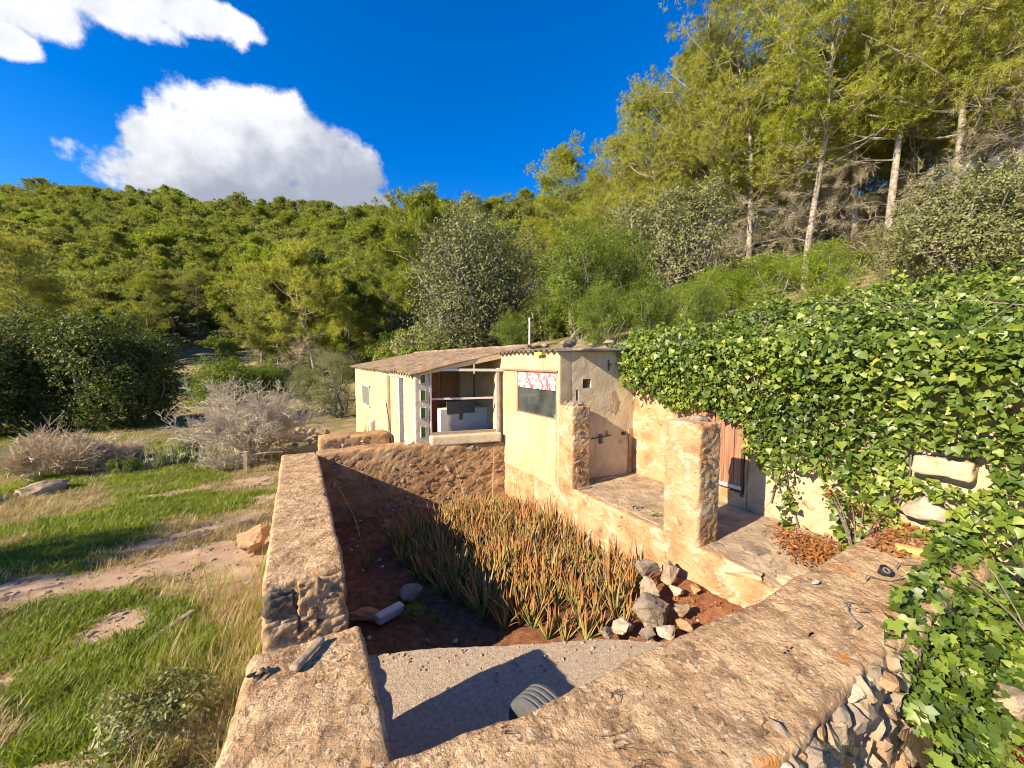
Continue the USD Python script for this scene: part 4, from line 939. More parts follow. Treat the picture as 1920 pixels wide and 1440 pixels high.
plant('red_shrub', 'red', red_plant, (4.34, 1.42, -1.86), 0.0, 1.0, 'thin shrub with dark red leaves in front of the ivy', 'shrub')
plant('red_shrub', 'red', red_plant, (3.28, 0.26, -2.42), 1.0, 0.7, 'dark red leaf rosette under the ivy at the near corner', 'shrub')

# ------------------------------------------------------------------ aloes in the pit
def aloe(seed, nl, h, green):
    def make(p):
        q = np.random.default_rng(seed); mb = MB()
        for k in range(nl):
            x = k / nl; a = k * 2.4 + q.normal(0, .3); tilt = math.radians(4 + 40 * x ** 1.3 + q.normal(0, 5)); ln = h * q.uniform(0.65, 1.08) * (0.75 + 0.35 * math.sin(PI * (0.25 + 0.6 * x)))
            s = np.linspace(0, 1, 6); curl = 0.12 * q.normal() + 0.10
            rad = 0.015 + ln * (np.sin(tilt) * s + (0.5 * tilt - curl) * s ** 2 * 0.35); zz_ = ln * np.cos(tilt * (0.6 + 0.4 * s)) * s
            wd = 0.041 * h / 0.45 * (1 - s ** 1.7) + 0.0012
            er = np.array([math.cos(a), math.sin(a), 0]); et = np.array([-math.sin(a), math.cos(a), 0])
            c = er * rad[:, None] + zz * zz_[:, None]
            v = np.concatenate([c - et * wd[:, None] * .5 , c + er * wd[:, None] * .28, c + et * wd[:, None] * .5, c - er * wd[:, None] * .10]).reshape(4, 6, 3)
            f = []
            for e in range(4):
                for i in range(5):
                    A, B, C_, D = e * 6 + i, e * 6 + i + 1, ((e + 1) % 4) * 6 + i + 1, ((e + 1) % 4) * 6 + i; f += [[A, D, C_], [A, C_, B]]
            dry = q.normal(0.02, 0.14)
            mb.add(v.reshape(-1, 3), f, np.tile(np.clip(0.16 + s * (0.95 - green) + dry, 0.02, 1), 4))
        mb.build('leaves', S['aloe_leaf'], p, smooth=True, tint=mb.tint())
    return make


ALO = np.array([(1.05, 4.9), (1.12, 5.6), (1.5, 6.0), (2.4, 6.05), (3.25, 5.95), (3.3, 4.6), (3.3, 3.2), (3.10, 2.72), (2.72, 2.52), (2.52, 2.36), (2.28, 2.44), (1.92, 2.80), (1.62, 3.35), (1.38, 3.95), (1.22, 4.5)])
from shapely.geometry import Polygon, Point
poly = Polygon(ALO); q = np.random.default_rng(21); put = []
while len(put) < 268:
    c = q.uniform((0.9, 2.4), (3.4, 6.2))
    if not poly.contains(Point(c)): continue
    if fbm(np.array([c[0] * 2.2, c[1] * 2.2, 0.0]), 2, 4) < 0.36 and q.random() < .8: continue
    dmin = 0.118
    if all((c[0] - a) ** 2 + (c[1] - b) ** 2 < 0 or (c[0] - a) ** 2 + (c[1] - b) ** 2 > dmin ** 2 for a, b in put): put.append(c)
    elif q.random() < 0.004: put.append(c)
for c in put:
    far = c[1] > 5.5 or c[0] < 1.85; k = int(q.integers(5)) + (5 if (far and q.random() < .6) else 0)
    key = f'aloe{k}'; zf = float(pit_z(c[0], c[1]))
    plant('aloe_plant', key, aloe(300 + k, 13 + k % 3 * 2, 0.44, 0.10 + 0.07 * (k % 5) if k < 5 else 0.45), (c[0], c[1], zf - 0.02), q.uniform(0, 6.28), q.uniform(0.6, 1.0) * (0.72 + 0.62 * float(fbm(np.array([c[0] * 1.7, c[1] * 1.7, 3.0]), 2, 7))), 'upright aloe with orange-tipped green leaves crowded in the pit', 'aloe', 'aloes crowded in the walled pit')
plant('aloe_plant', 'aloe_s', aloe(320, 9, 0.26, 0.5), (0.70, 5.1, -2.68), 1.0, 1.0, 'small single green aloe by the left wall, apart from the crowd', 'aloe')

# ------------------------------------------------------------------ small things in and round the pit
def stone(name, loc, size, mat, label, seed, rz=0.0, group=None, sub=2, cuts=7, cat='stone'):
    vv, ff = rock(np.random.default_rng(seed), size, sub, cuts)
    return obj(name, (rotz(vv, rz) + np.array(loc), ff), S[mat], smooth=24, label=label, cat=cat, group=group)


stone('pit_rock', (1.04, 4.15, -2.57), (0.26, 0.2, 0.16), 'field_stone_a', 'rounded tan rock lying on the red soil in the shaded pit', 31)
stone('pit_rock', (0.94, 4.22, -2.60), (0.14, 0.12, 0.12), 'field_stone_c', 'small rock touching the rounded tan rock in the pit', 32)
stone('pit_rock', (0.55, 4.05, -2.62), (0.3, 0.36, 0.10), 'brown_render', 'flat brown stone lying by the inner foot of the left wall', 33, 0.4)
b = MB(); q = np.random.default_rng(2)
vv, ff = rough_box(-.15, .15, -.055, .055, -.045, .045, 0.02, r=0.015, amp=0.008, seed=4)
obj('broken_block', (rotz(vv, 0.35) + [0.76, 3.93, -2.59], ff), S['galvanised'], smooth=True, label='grey broken grooved block lying in the shaded pit', cat='block')
vv, ff = rock(np.random.default_rng(35), (0.24, 0.17, 0.03), 2, cuts=9, rough=0.03)
obj('tile_fragment', (euler(vv, 0.5, 0.1, 0.3) + [0.72, 3.12, -2.52], ff), S['white_paint'], smooth=40, label='broken white tile leaning at the edge of the slab', cat='tile')
for k in range(22):
    q = np.random.default_rng(1300 + k); c = (q.uniform(0.45, 1.3), q.uniform(3.0, 6.2))
    stone('pit_pebble', (c[0], c[1], float(pit_z(*c)) + 0.01), (0.05, 0.045, 0.03), ['white_stone', 'field_stone_a'][k % 2], 'pale pebble on the shaded red soil of the pit', 1300 + k, group='pale pebbles on the shaded pit floor', sub=1)
q = np.random.default_rng(44)
PILE = [((2.62, 2.22, -2.18), (0.34, 0.28, 0.26), 'large grey rock in the heap at the near end of the aloes'), ((2.36, 2.28, -2.26), (0.22, 0.2, 0.14), 'rounded pale rock at the left of the heap'), ((2.86, 2.46, -2.16), (0.22, 0.18, 0.18), 'orange-sided rock behind the large grey rock of the heap'),
        ((3.02, 2.62, -2.10), (0.28, 0.14, 0.2), 'tall pointed slab at the back of the heap'), ((3.2, 2.5, -2.12), (0.2, 0.2, 0.22), 'yellowish upright rock at the back of the heap by the terrace wall'), ((2.58, 2.02, -2.22), (0.18, 0.14, 0.12), 'tan rock in front of the large grey rock of the heap'),
        ((2.20, 2.32, -2.28), (0.16, 0.12, 0.10), 'grey rock at the slab edge under the aloe leaves'), ((2.75, 1.98, -2.20), (0.17, 0.12, 0.11), 'bright orange rock at the near side of the heap'), ((2.92, 2.14, -2.22), (0.16, 0.14, 0.1), 'flat rock at the right of the heap'), ((3.10, 2.34, -2.2), (0.14, 0.1, 0.09), 'small rock between the heap and the terrace wall'),
        ((2.46, 2.12, -2.25), (0.14, 0.1, 0.09), 'small rock wedged at the left front of the heap'), ((3.26, 2.24, -2.18), (0.12, 0.1, 0.08), 'small orange rock under the terrace wall')]
for k, (c, s, lab) in enumerate(PILE):
    stone('heap_rock', c, np.array(s) * 0.98, ['field_stone_b', 'field_stone_d', 'field_stone_a', 'field_stone_b', 'field_stone_a', 'field_stone_d', 'field_stone_b', 'field_stone_c', 'field_stone_a', 'field_stone_d', 'field_stone_b', 'field_stone_c'][k], lab, 1400 + k, q.uniform(0, 3), sub=3)
for k in range(9):
    c = (0.95 + q.normal(0, .28), 6.2 + q.normal(0, .16)); stone('far_rubble', (c[0], c[1], -2.6), (q.uniform(.07, .16), q.uniform(.07, .13), .08), 'field_stone_b', 'grey rubble stone in the dark far corner of the pit', 1500 + k, group='rubble in the dark far corner of the pit', sub=1)
for k in range(5):
    c = (1.40 + q.normal(0, .07), 1.50 + q.normal(0, .06)); stone('slab_rock', (c[0], c[1], -2.16), (q.uniform(.1, .2), q.uniform(.1, .16), .12), 'field_stone_c', 'reddish rock on the shaded slab by the tyre', 1550 + k, group='rocks on the shaded slab by the tyre')
stone('slab_rock', (1.02, 1.72, -2.13), (0.22, 0.2, 0.16), 'field_stone_b', 'grey rock on the shaded slab left of the tyre', 1560)

# tyre leaning on the foreground wall
def tyre():
    ty = thing('car_tyre', (1.13, 1.575, -2.2), 'worn grey car tyre standing in the shade against the foreground wall', 'tyre')
    a = np.linspace(0, 2 * PI, 64, endpoint=False)
    prof = [(0.165, -0.07), (0.20, -0.085), (0.26, -0.09), (0.285, -0.078)]
    for s in (-0.05, -0.017, 0.017, 0.05): prof += [(0.292, s - 0.010), (0.284, s - 0.005), (0.284, s + 0.005), (0.292, s + 0.010)]
    prof += [(0.285, 0.078), (0.26, 0.09), (0.20, 0.085), (0.165, 0.07), (0.19, 0.0)]
    pr = np.array(prof); n, m = len(pr), len(a)
    v = np.stack([np.outer(np.cos(a), pr[:, 0]), np.outer(np.sin(a), pr[:, 0]), np.broadcast_to(pr[:, 1], (m, n))], -1).reshape(-1, 3)
    i, j = np.meshgrid(np.arange(m), np.arange(n), indexing='ij'); i2, j2 = (i + 1) % m, (j + 1) % n
    f = np.stack([i * n + j, i2 * n + j, i2 * n + j2, i * n + j2], -1).reshape(-1, 4)
    f = np.vstack([f[:, [0, 1, 2]], f[:, [0, 2, 3]]])
    rot_t = trimesh.transformations.euler_matrix(0.0, -0.12, 0.16)[:3, :3]
    R = lambda v: (euler(v, 0, PI / 2, 0) * 0.93) @ rot_t.T + [1.10, 1.55, -2.02]
    obj('tread', (R(v), f), S['tyre_rubber'], ty, smooth=35)
    rim = MB(); rim.tube(np.stack([0.168 * np.cos(a), 0.168 * np.sin(a), 0 * a + 0.066], 1), 0.006, 5); obj('bead', (R(rim.mesh()[0]), rim.mesh()[1]), S['grey_block'], ty)


tyre()
# on the wall tops
b = rough_box(-.105, .105, -.022, .022, -.012, .014, 0.012, r=0.008, amp=0.006, freq=9, seed=6)
obj('driftwood_stick', (rotz(b[0], math.atan2(0.16, 0.13)) + [0.01, 2.13, -1.482], b[1]), S['grey_wood'], smooth=True, label='short weathered grey stick lying on the corner block', cat='stick')
for k in range(4):
    vv, ff = rock(np.random.default_rng(60 + k), (0.05, 0.02, 0.02), 1); q = np.random.default_rng(k)
    obj('charcoal_bit', (rotz(vv, q.uniform(0, 3)) + [-0.18 + q.normal(0, .02), 2.10 + q.normal(0, .03), -1.488], ff), S['charcoal'], smooth=40, label='black charred bit on the left edge of the corner block', cat='charcoal', group='charred bits on the corner block')
cap = thing('pipe_cap', (3.55, 1.0, -1.5), 'small black plastic pipe cap on the foreground wall top', 'pipe cap')
a = np.linspace(0, 2 * PI, 28, endpoint=False); mb = MB(); E3 = lambda v: euler(v, 0.45, -0.5, 0.3) + [3.55, 1.0, -1.468]
mb.tube([[0, 0, -.05], [0, 0, -.02], [0, 0, .0]], [.026, .034, .036], 20); obj('body', (E3(mb.mesh()[0]), mb.mesh()[1]), S['black_plastic'], cap, smooth=40)
for rr, nm in ((.036, 'rim'), (.018, 'inner_ring')):
    mb = MB(); mb.tube(np.stack([rr * np.cos(np.append(a, 0)), rr * np.sin(np.append(a, 0)), 0 * np.append(a, 0) + .004], 1), .006, 6); obj(nm, (E3(mb.mesh()[0]), mb.mesh()[1]), S['black_plastic'] if nm == 'rim' else S['dull_screen'], cap, smooth=True)
vv, ff = rough_box(-.13, .13, -.04, .04, -.025, .025, 0.015, r=0.014, amp=0.006, seed=9)
obj('clay_brick', (rotz(vv, -1.15) + [4.12, 0.98, -1.468], ff), S['yellow_clay'], smooth=True, label='yellow clay brick fragment on the right end of the foreground wall', cat='brick')
stone('chip', (2.98, 1.18, -1.478), (0.09, 0.03, 0.02), 'white_stone', 'thin grey stone sliver on the foreground wall top', 71)
# dry leaves
q = np.random.default_rng(52); n = 1500; pos = np.c_[q.normal(4.28, 0.25, n), q.normal(1.72, 0.24, n), 0 * q.random(n)]; pos = pos[(pos[:, 0] < 4.77) & (pos[:, 0] > 3.85) & (pos[:, 1] > 1.3) & (pos[:, 0] - 3.95 + q.normal(0, .09, len(pos)) > (pos[:, 1] - 1.75) * .9)]
pos[:, 2] = -1.84 + 0.05 * q.random(len(pos)); obj('leaf_litter', leaf_quads(pos, np.tile([0, 0, 1.0], (len(pos), 1)), 0.05, q, 0.4, 1.2), S['dry_leaf'], kind='stuff', label='orange-brown dry leaves drifted at the foot of the ivy wall')
n = 420; pos = np.c_[q.uniform(3.9, 4.75, n), q.uniform(1.0, 1.25, n), -1.475 + .02 * q.random(n)]; obj('leaf_scatter', leaf_quads(pos, np.tile([0, 0, 1.0], (n, 1)), 0.045, q, 0.4, 1.0), S['dry_leaf'], kind='stuff', label='dry leaves scattered on the right end of the foreground wall')
n = 380; pos = np.c_[q.uniform(2.5, 3.35, n), q.uniform(1.5, 2.6, n), 0 * q.random(n)]; pos[:, 2] = pit_z(pos[:, 0], pos[:, 1]) + .02; obj('pit_litter', leaf_quads(pos, np.tile([0, 0, 1.0], (n, 1)), 0.04, q, 0.4, 1.2), S['dry_leaf'], kind='stuff', label='dry leaf litter on the sunny gravel at the near right end of the pit')


def weed(seed, nl, h, mat):
    def make(p):
        q = np.random.default_rng(seed); a = q.uniform(0, 2 * PI, nl); e = q.uniform(.2, 1, nl)
        pos = np.stack([np.cos(a) * e * h * .8, np.sin(a) * e * h * .8, h * (0.9 - .6 * e)], 1); mb = MB()
        for t in pos[::2]: mb.tube(np.stack([t * 0, t * [.4, .4, .7], t]), [.004, .003, .002], 3)
        mb.build('stems', S['mid_leaf'], p); obj('foliage', leaf_quads(pos, pos * [1, 1, 0] + [0, 0, .12], h * .5, q, 0.45, .6), S[mat], p)
    return make


plant('weed', 'weed1', weed(1, 26, 0.17, 'mid_leaf'), (0.98, 3.82, -2.65), 0, 1.0, 'leafy green weed by the broken block in the shaded pit', 'weed')
plant('weed', 'weed1', weed(1, 26, 0.17, 'mid_leaf'), (1.15, 3.62, -2.65), 2, 0.8, 'leafy green weed between the broken block and the slab edge', 'weed')
plant('weed', 'weed2', weed(2, 16, 0.10, 'dry_grass'), (3.60, 3.35, -1.845), 0, 1.0, 'dry little weed on the terrace between the pillars', 'weed')
plant('weed', 'weed2', weed(2, 16, 0.10, 'dry_leaf'), (3.66, 3.05, -1.845), 1, 1.0, 'reddish dry weed on the terrace beside the free pillar', 'weed')
for k, (x, y, h, lab) in enumerate([(2.95, 6.0, 1.1, 'tall thin dry stalk at the far end of the aloes'), (3.2, 5.3, 0.9, 'dry stalk in front of the house wall'), (2.5, 6.1, 1.0, 'bent dry stalk leaning over the far aloes'), (0.75, 6.0, 0.8, 'dark dry stalk against the back wall in shade')]):
    q = np.random.default_rng(70 + k); s = np.linspace(0, 1, 6); MB().tube(np.c_[x + q.normal(0, .25) * s ** 1.5, y + q.normal(0, .1) * s, -2.65 + h * s], np.linspace(.007, .002, 6), 4).build('dry_stalk', S['straw_twig'], label=lab, cat='stalk')

# ------------------------------------------------------------------ yard on the left
stone('leaning_rock', (-0.56, 6.15, -2.42), (0.42, 0.5, 0.34), 'field_stone_c', 'big tan rock lying against the outside of the left wall', 81, 0.3, sub=3)
for k, (x, y, s, lab) in enumerate([(-4.45, 11.0, 0.62, 'large pale boulder at the edge of the grass, left'), (-4.95, 10.7, 0.40, 'low pale boulder left of the large one'), (-3.6, 12.5, 0.5, 'flat grey stone slab beside the dry shrub'), (-3.2, 12.75, 0.4, 'flat pale stone right of the grey slab'), (-2.95, 13.1, 0.35, 'pale flat stone by the iris clump'), (-2.4, 16.2, 0.7, 'long pale stone beyond the iris clump')]):
    stone('boulder', (x, y, float(terrain(x, y)) + s * .14), (s * 1.3, s, s * .55), ['field_stone_a', 'field_stone_d', 'dark_rock', 'white_stone', 'field_stone_d', 'white_stone'][k], lab, 1600 + k, k * 1.3, sub=3)
q = np.random.default_rng(91)
for k in range(34):
    t = q.uniform(0, 1); x, y = -0.35 + 1.0 * t + q.normal(0, .22), 12.6 + 1.6 * q.random() + 0.5 * t
    stone('rubble_stone', (x, y, float(terrain(x, y)) + q.uniform(0.02, 0.30)), (q.uniform(.15, .34), q.uniform(.14, .3), q.uniform(.1, .22)), ['field_stone_a', 'field_stone_c', 'field_stone_b'][k % 3], 'tumbled tan stone in the rubble bank between the dead bush and the lean-to', 1700 + k, q.uniform(0, 3), group='tumbled stones of the rubble bank by the lean-to', sub=1)
for k in range(26):
    a = k / 25; x, y = P(515 + 55 * a, 24.5); x += q.normal(0, .12); y += q.normal(0, .15)
    stone('field_wall_stone', (x, y, float(terrain(x, y)) + 0.12 + 0.38 * (k % 3)), (q.uniform(.3, .5), q.uniform(.25, .4), q.uniform(.25, .38)), ['field_stone_d', 'field_stone_a'][k % 2], 'pale stone of the tumbled dry wall beyond the dead bush', 1800 + k, q.uniform(0, 3), group='stones of the tumbled dry wall beyond the dead bush', sub=1)
x, y, z = -1.09, 10.58, float(terrain(-1.09, 10.58)); MB().bar((x, y, z - .1), (x + .01, y, z + .5), .075, .065, (1, 0, 0)).build('wooden_post', S['pale_timber'], label='short pale wooden post in front of the dead bush', cat='post')
MB().tube([(x + .04, y, z + .40), (x + .45, y + .1, z + .41), (x + .75, y + .2, z + .36)], .012, 4).build('fallen_branch', S['dead_twig'], label='thin dry branch running right from the wooden post', cat='branch')
MB().bar((-1.28, 4.55, float(terrain(-1.28, 4.55)) + .03), (-1.0, 4.9, float(terrain(-1.0, 4.9)) + .05), .05, .03).build('grey_plank', S['grey_wood'], label='grey plank lying in the near grass', cat='plank')
plant('dead_bush', 'dead1', twig_bush(1, 1.25, 1.75, 22, 5, 'dead_twig', 0.026, 0.5, 0.62, 3, rmin=0.005), (-1.1, 11.9, float(terrain(-1.1, 11.9)) - .05), 0, (1.12, 1.05, 1.08), 'big bare grey-brown dead bush beyond the end of the left wall', 'bush')
plant('dead_bush', 'dead2', twig_bush(2, 1.2, 0.7, 22, 3, 'dead_twig', 0.02, 0.1, 0.6, 3, 0.1), (-1.55, 11.3, float(terrain(-1.55, 11.3))), 0, (1, 1, .8), 'low tangle of dark fallen twigs at the foot of the dead bush', 'bush')
plant('dry_shrub', 'straw1', twig_bush(3, 1.0, 1.0, 34, 3, 'straw_twig', 0.010, 0.6, 0.42, 4, rmin=0.005), (-4.9, 12.6, float(terrain(-4.9, 12.6)) - .05), 0, (1.35, 1.35, 1.15), 'pale straw-coloured dry shrub on the left behind the boulders', 'shrub')
plant('dry_shrub', 'straw1', None, (-4.0, 13.4, float(terrain(-4.0, 13.4)) - .05), 2, (1.0, 1.0, .7), 'lower pale dry shrub right of the straw-coloured one', 'shrub')


def iris(p):
    q = np.random.default_rng(3); v, f = needles(np.c_[q.normal(0, .45, 90), q.normal(0, .18, 90), np.zeros(90)], np.tile([0, 0, 1.0], (90, 1)), 2, 0.42, 0.055, q, .22, 1.0); obj('leaves', (v, f), S['iris_leaf'], p)


plant('iris_clump', 'iris', iris, (-2.67, 12.45, float(terrain(-2.67, 12.45))), 0.5, 1, 'clump of pale sword-shaped iris leaves left of the dead bush', 'plant')
plant('low_shrub', 'lowsh', bush_parts(61, .5, .45, .42, 26, 2600, .035, 'grey_green_leaf', .55, 6), (-0.88, 3.2, float(terrain(-0.88, 3.2))), 0, 1, 'small-leaved low shrub at the bottom of the picture beside the corner block', 'shrub')
plant('low_shrub', 'lowsh2', bush_parts(62, .6, .5, .5, 20, 2000, .05, 'mid_leaf', .5, 5), (-2.45, 13.0, float(terrain(-2.45, 13.0))), 0, 1, 'small green shrub behind the iris clump', 'shrub')
plant('low_shrub', 'lowsh2', None, (-3.5, 11.9, float(terrain(-3.5, 11.9))), 2, .7, 'dark low shrub beside the flat grey slab', 'shrub')
plant('low_shrub', 'lowsh2', None, (-5.3, 10.6, float(terrain(-5.3, 10.6))), 4, .8, 'dark low shrub at the left edge behind the low boulder', 'shrub')

# grass: nobody could count it
def tuft(seed, nb, h, w, bend):
    q = np.random.default_rng(seed); mb = MB()
    for k in range(nb):
        a = q.uniform(0, 2 * PI); o = q.normal(0, .035, 2); ln = h * q.uniform(.5, 1.2); b = q.uniform(.2, 1) * bend; s = np.array([0, .4, .75, 1.0])
        c = np.stack([o[0] + np.cos(a) * b * ln * s ** 1.7, o[1] + np.sin(a) * b * ln * s ** 1.7, ln * s * (1 - .3 * b * s)], 1); sd = np.array([-math.sin(a), math.cos(a), 0]) * w
        ww = np.array([.8, 1, .6, .05])[:, None] * .5; v = np.concatenate([c - sd * ww, c + sd * ww])
        mb.add(v, [[0, 4, 5, 1], [1, 5, 6, 2], [2, 6, 7, 3]])
    return mb.mesh()


def scatter(name, protos, mat, pos, rot, sc, pidx, label):
    pi_ = UsdGeom.PointInstancer.Define(stage, numbered('/World', name)); base = str(pi_.GetPath()); rel = []
    for k, m in enumerate(protos):
        p = f'{base}/tuft' + (f'_{k:03d}' if k else ''); usdkit.mesh(stage, p, m, S[mat] if isinstance(mat, str) else S[mat[k]]); rel.append(Sdf.Path(p))
    pi_.CreatePrototypesRel().SetTargets(rel); pi_.CreateProtoIndicesAttr(Vt.IntArray.FromNumpy(pidx.astype(np.int32)))
    pi_.CreatePositionsAttr(Vt.Vec3fArray.FromNumpy(pos.astype(np.float32))); pi_.CreateScalesAttr(Vt.Vec3fArray.FromNumpy(sc.astype(np.float32)))
    pi_.CreateOrientationsAttr(Vt.QuathArray([Gf.Quath(float(math.cos(a / 2)), 0, 0, float(math.sin(a / 2))) for a in rot]))
    tag(pi_.GetPrim(), label, kind='stuff')


q = np.random.default_rng(33); n = 66000
px = q.uniform(-340, 560, n); w = 2.4 + 15 * q.random(n) ** 1.5; x, y = P(px, w)
b = bare(np.c_[x, y]); green = fbm(np.c_[x * .8, y * .8, x * 0], 3, 41) + 0.05 * (x < -1.3) - 0.06 * (y > 9) - .16 * sstep(-1.3, -.3, x)
ok = (x < -0.36 - .12 * (y < 2.4)) & (b < -0.06 + 0.22 * q.random(n) ** 2) & ~((y > 12.2) & (x > -1)) & (w < 17) & (q.random(n) < np.clip(1.1 - w / 22, .2, 1)) & (q.random(n) < 0.32 + 0.6 * sstep(.42, .58, green))
x, y, green, w = x[ok], y[ok], green[ok], w[ok]; z = terrain(x, y) - .01
G = green + q.normal(0, .05, len(x)) > 0.455 + 0.055 * sstep(5.5, 7.5, y)
big = 0.75 + 0.55 * sstep(.5, .62, green)
scatter('grass', [tuft(k, 13, .07, .007, 1.0) for k in range(6)], 'grass_blade', np.c_[x, y, z][G], q.uniform(0, 6.28, G.sum()), np.repeat((q.uniform(.6, 1.25, G.sum()) * big[G])[:, None], 3, 1), q.integers(0, 6, G.sum()), 'short green grass of the yard')
D = ~G
scatter('dry_grass', [tuft(20 + k, 10, .12, .0055, 1.1) for k in range(5)], 'dry_grass', np.c_[x, y, z][D], q.uniform(0, 6.28, D.sum()), np.repeat(q.uniform(.6, 1.3, D.sum())[:, None], 3, 1), q.integers(0, 5, D.sum()), 'dry straw grass of the yard')
n = 260; x = -0.35 - .75 * q.random(n) ** 1.8; y = q.uniform(2.6, 5.6, n); z = terrain(x, y)
scatter('tall_straw', [tuft(40 + k, 9, .30, .004, .9) for k in range(4)], ['dry_grass', 'dry_grass', 'grass_blade', 'dry_grass'], np.c_[x, y, z], q.uniform(0, 6.28, n), np.repeat(q.uniform(.5, 1.3, n)[:, None], 3, 1), q.integers(0, 4, n), 'tall dry straw along the outer foot of the left wall')

# ------------------------------------------------------------------ shrubs and trees round the house
def put(kind, key, make, px, w, label, cat, scale=1.0, rz=0.0, group=None, dz=-0.1):
    l = site(px, w); l[2] += dz
    return plant(kind, key, make, l, rz, scale, label, cat, group)


dk = bush_parts(71, 2.2, 1.9, 4.6, 70, 20000, .12, 'dark_leaf', .55, 9, base=.06)
put('dark_bush', 'dk', dk, 60, 14.6, 'big dark broad-leaved bush at the left edge behind the dry shrub', 'bush')
put('dark_bush', 'dk', dk, 178, 14.4, 'big dark broad-leaved bush, middle one of the dark group on the left', 'bush', 0.98, 2.1)
put('dark_bush', 'dk', dk, 268, 15.6, 'dark broad-leaved bush at the right end of the dark group on the left', 'bush', .85, 4.2)
put('dark_bush', 'dk', dk, -60, 13.0, 'dark bush cut off by the left edge of the picture', 'bush', .9, 1.2)
gb = bush_parts(72, 2.2, 1.9, 2.6, 46, 11000, .11, 'mid_leaf', .55, 8, base=.06)
put('green_bush', 'gb', gb, 425, 22.5, 'bright green rounded bush behind the dead bush', 'bush')
put('green_bush', 'gb', gb, 500, 24.5, 'green bush right of the bright rounded one, behind the dead bush', 'bush', .8, 2)
put('green_bush', 'gb', gb, 372, 24.5, 'small green bush left of the bright rounded one', 'bush', .55, 3)
ob = bush_parts(73, 1.45, 1.3, 2.9, 44, 15000, .05, 'grey_green_leaf', .4, 7, base=.08)
put('olive_bush', 'ob', ob, 628, 17.6, 'grey-green fine-leaved bush beside the lean-to end wall', 'bush', (1.15, 1.15, 1.1))
put('olive_bush', 'ob', ob, 570, 21.5, 'grey-green bush farther back, left of the fine-leaved one', 'bush', .8, 2)
sv_ = bush_parts(74, 4.0, 3.5, 6.2, 150, 34000, .125, 'silver_leaf', .5, 22, base=.08)
put('silver_tree', 'sv', sv_, 905, 18.0, 'big silvery grey-leaved tree directly behind the house', 'tree')
jd = bush_parts(75, 1.7, 1.5, 3.6, 50, 22000, .07, 'mid_leaf', .4, 6, base=.08)
put('dense_bush', 'jd', jd, 1078, 14.4, 'dense dark green bush behind the house roof, right of the pole', 'bush', (1.1, 1.1, 1.25))
put('dense_bush', 'jd', jd, 1165, 15.5, 'dense green bush at the foot of the twiggy tree', 'bush', 1.15, 2.0)
for px, w, s, lab in [(1125, 12.0, .62, 'dark green bush close behind the house roof'), (1215, 11.0, .6, 'dark green bush behind the ivy edge and house roof'), (1030, 16.5, .75, 'dark green bush behind the pole'), (960, 14.0, .55, 'dark green bush behind the lean-to ridge'), (1300, 10.2, .5, 'dark green bush above the ivy edge')]:
    put('dense_bush', 'jd', jd, px, w, lab, 'bush', s, px * .1, dz=-.4)
tw = bush_parts(76, 1.75, 1.6, 4.3, 60, 15000, .085, 'grey_green_leaf', .5, 12, base=.22, bare=.6)
put('twiggy_tree', 'tw', tw, 1275, 14.6, 'open twiggy grey-green tree behind the ivy', 'tree', 1.22)
put('twiggy_tree', 'tw', tw, 1190, 18.5, 'twiggy grey-green tree farther back beside the silvery tree', 'tree', 1.35, 1.7)
jn = bush_parts(77, 1.25, 1.15, 1.9, 34, 22000, .05, 'juniper_leaf', .3, 5, base=.05)
for px, w, s, lab in [(1345, 12.4, 1.0, 'bright green fine-leaved bush nearest the twiggy tree'), (1440, 11.9, 1.0, 'bright green cushion-like bush, middle of the row above the ivy'), (1545, 11.6, .98, 'bright green cushion-like bush, right one of the row above the ivy'), (1265, 11.6, .8, 'small bright green bush just above the ivy edge')]:
    put('cushion_bush', 'jn', jn, px, w, lab, 'bush', s, px * .01, dz=-0.15)
rb = bush_parts(78, 1.8, 1.6, 2.9, 60, 15000, .085, 'grey_green_leaf', .5, 10, base=.1, bare=.4)
put('loose_bush', 'rb', rb, 1790, 10.6, 'loose pale-green bush above the ivy at the right edge', 'bush')
put('loose_bush', 'rb', rb, 1945, 9.6, 'loose bush cut off by the right edge of the picture', 'bush', 1.0, 2)
put('loose_bush', 'rb', rb, 1690, 12.2, 'smaller loose bush left of the pale-green one above the ivy', 'bush', .7, 4)

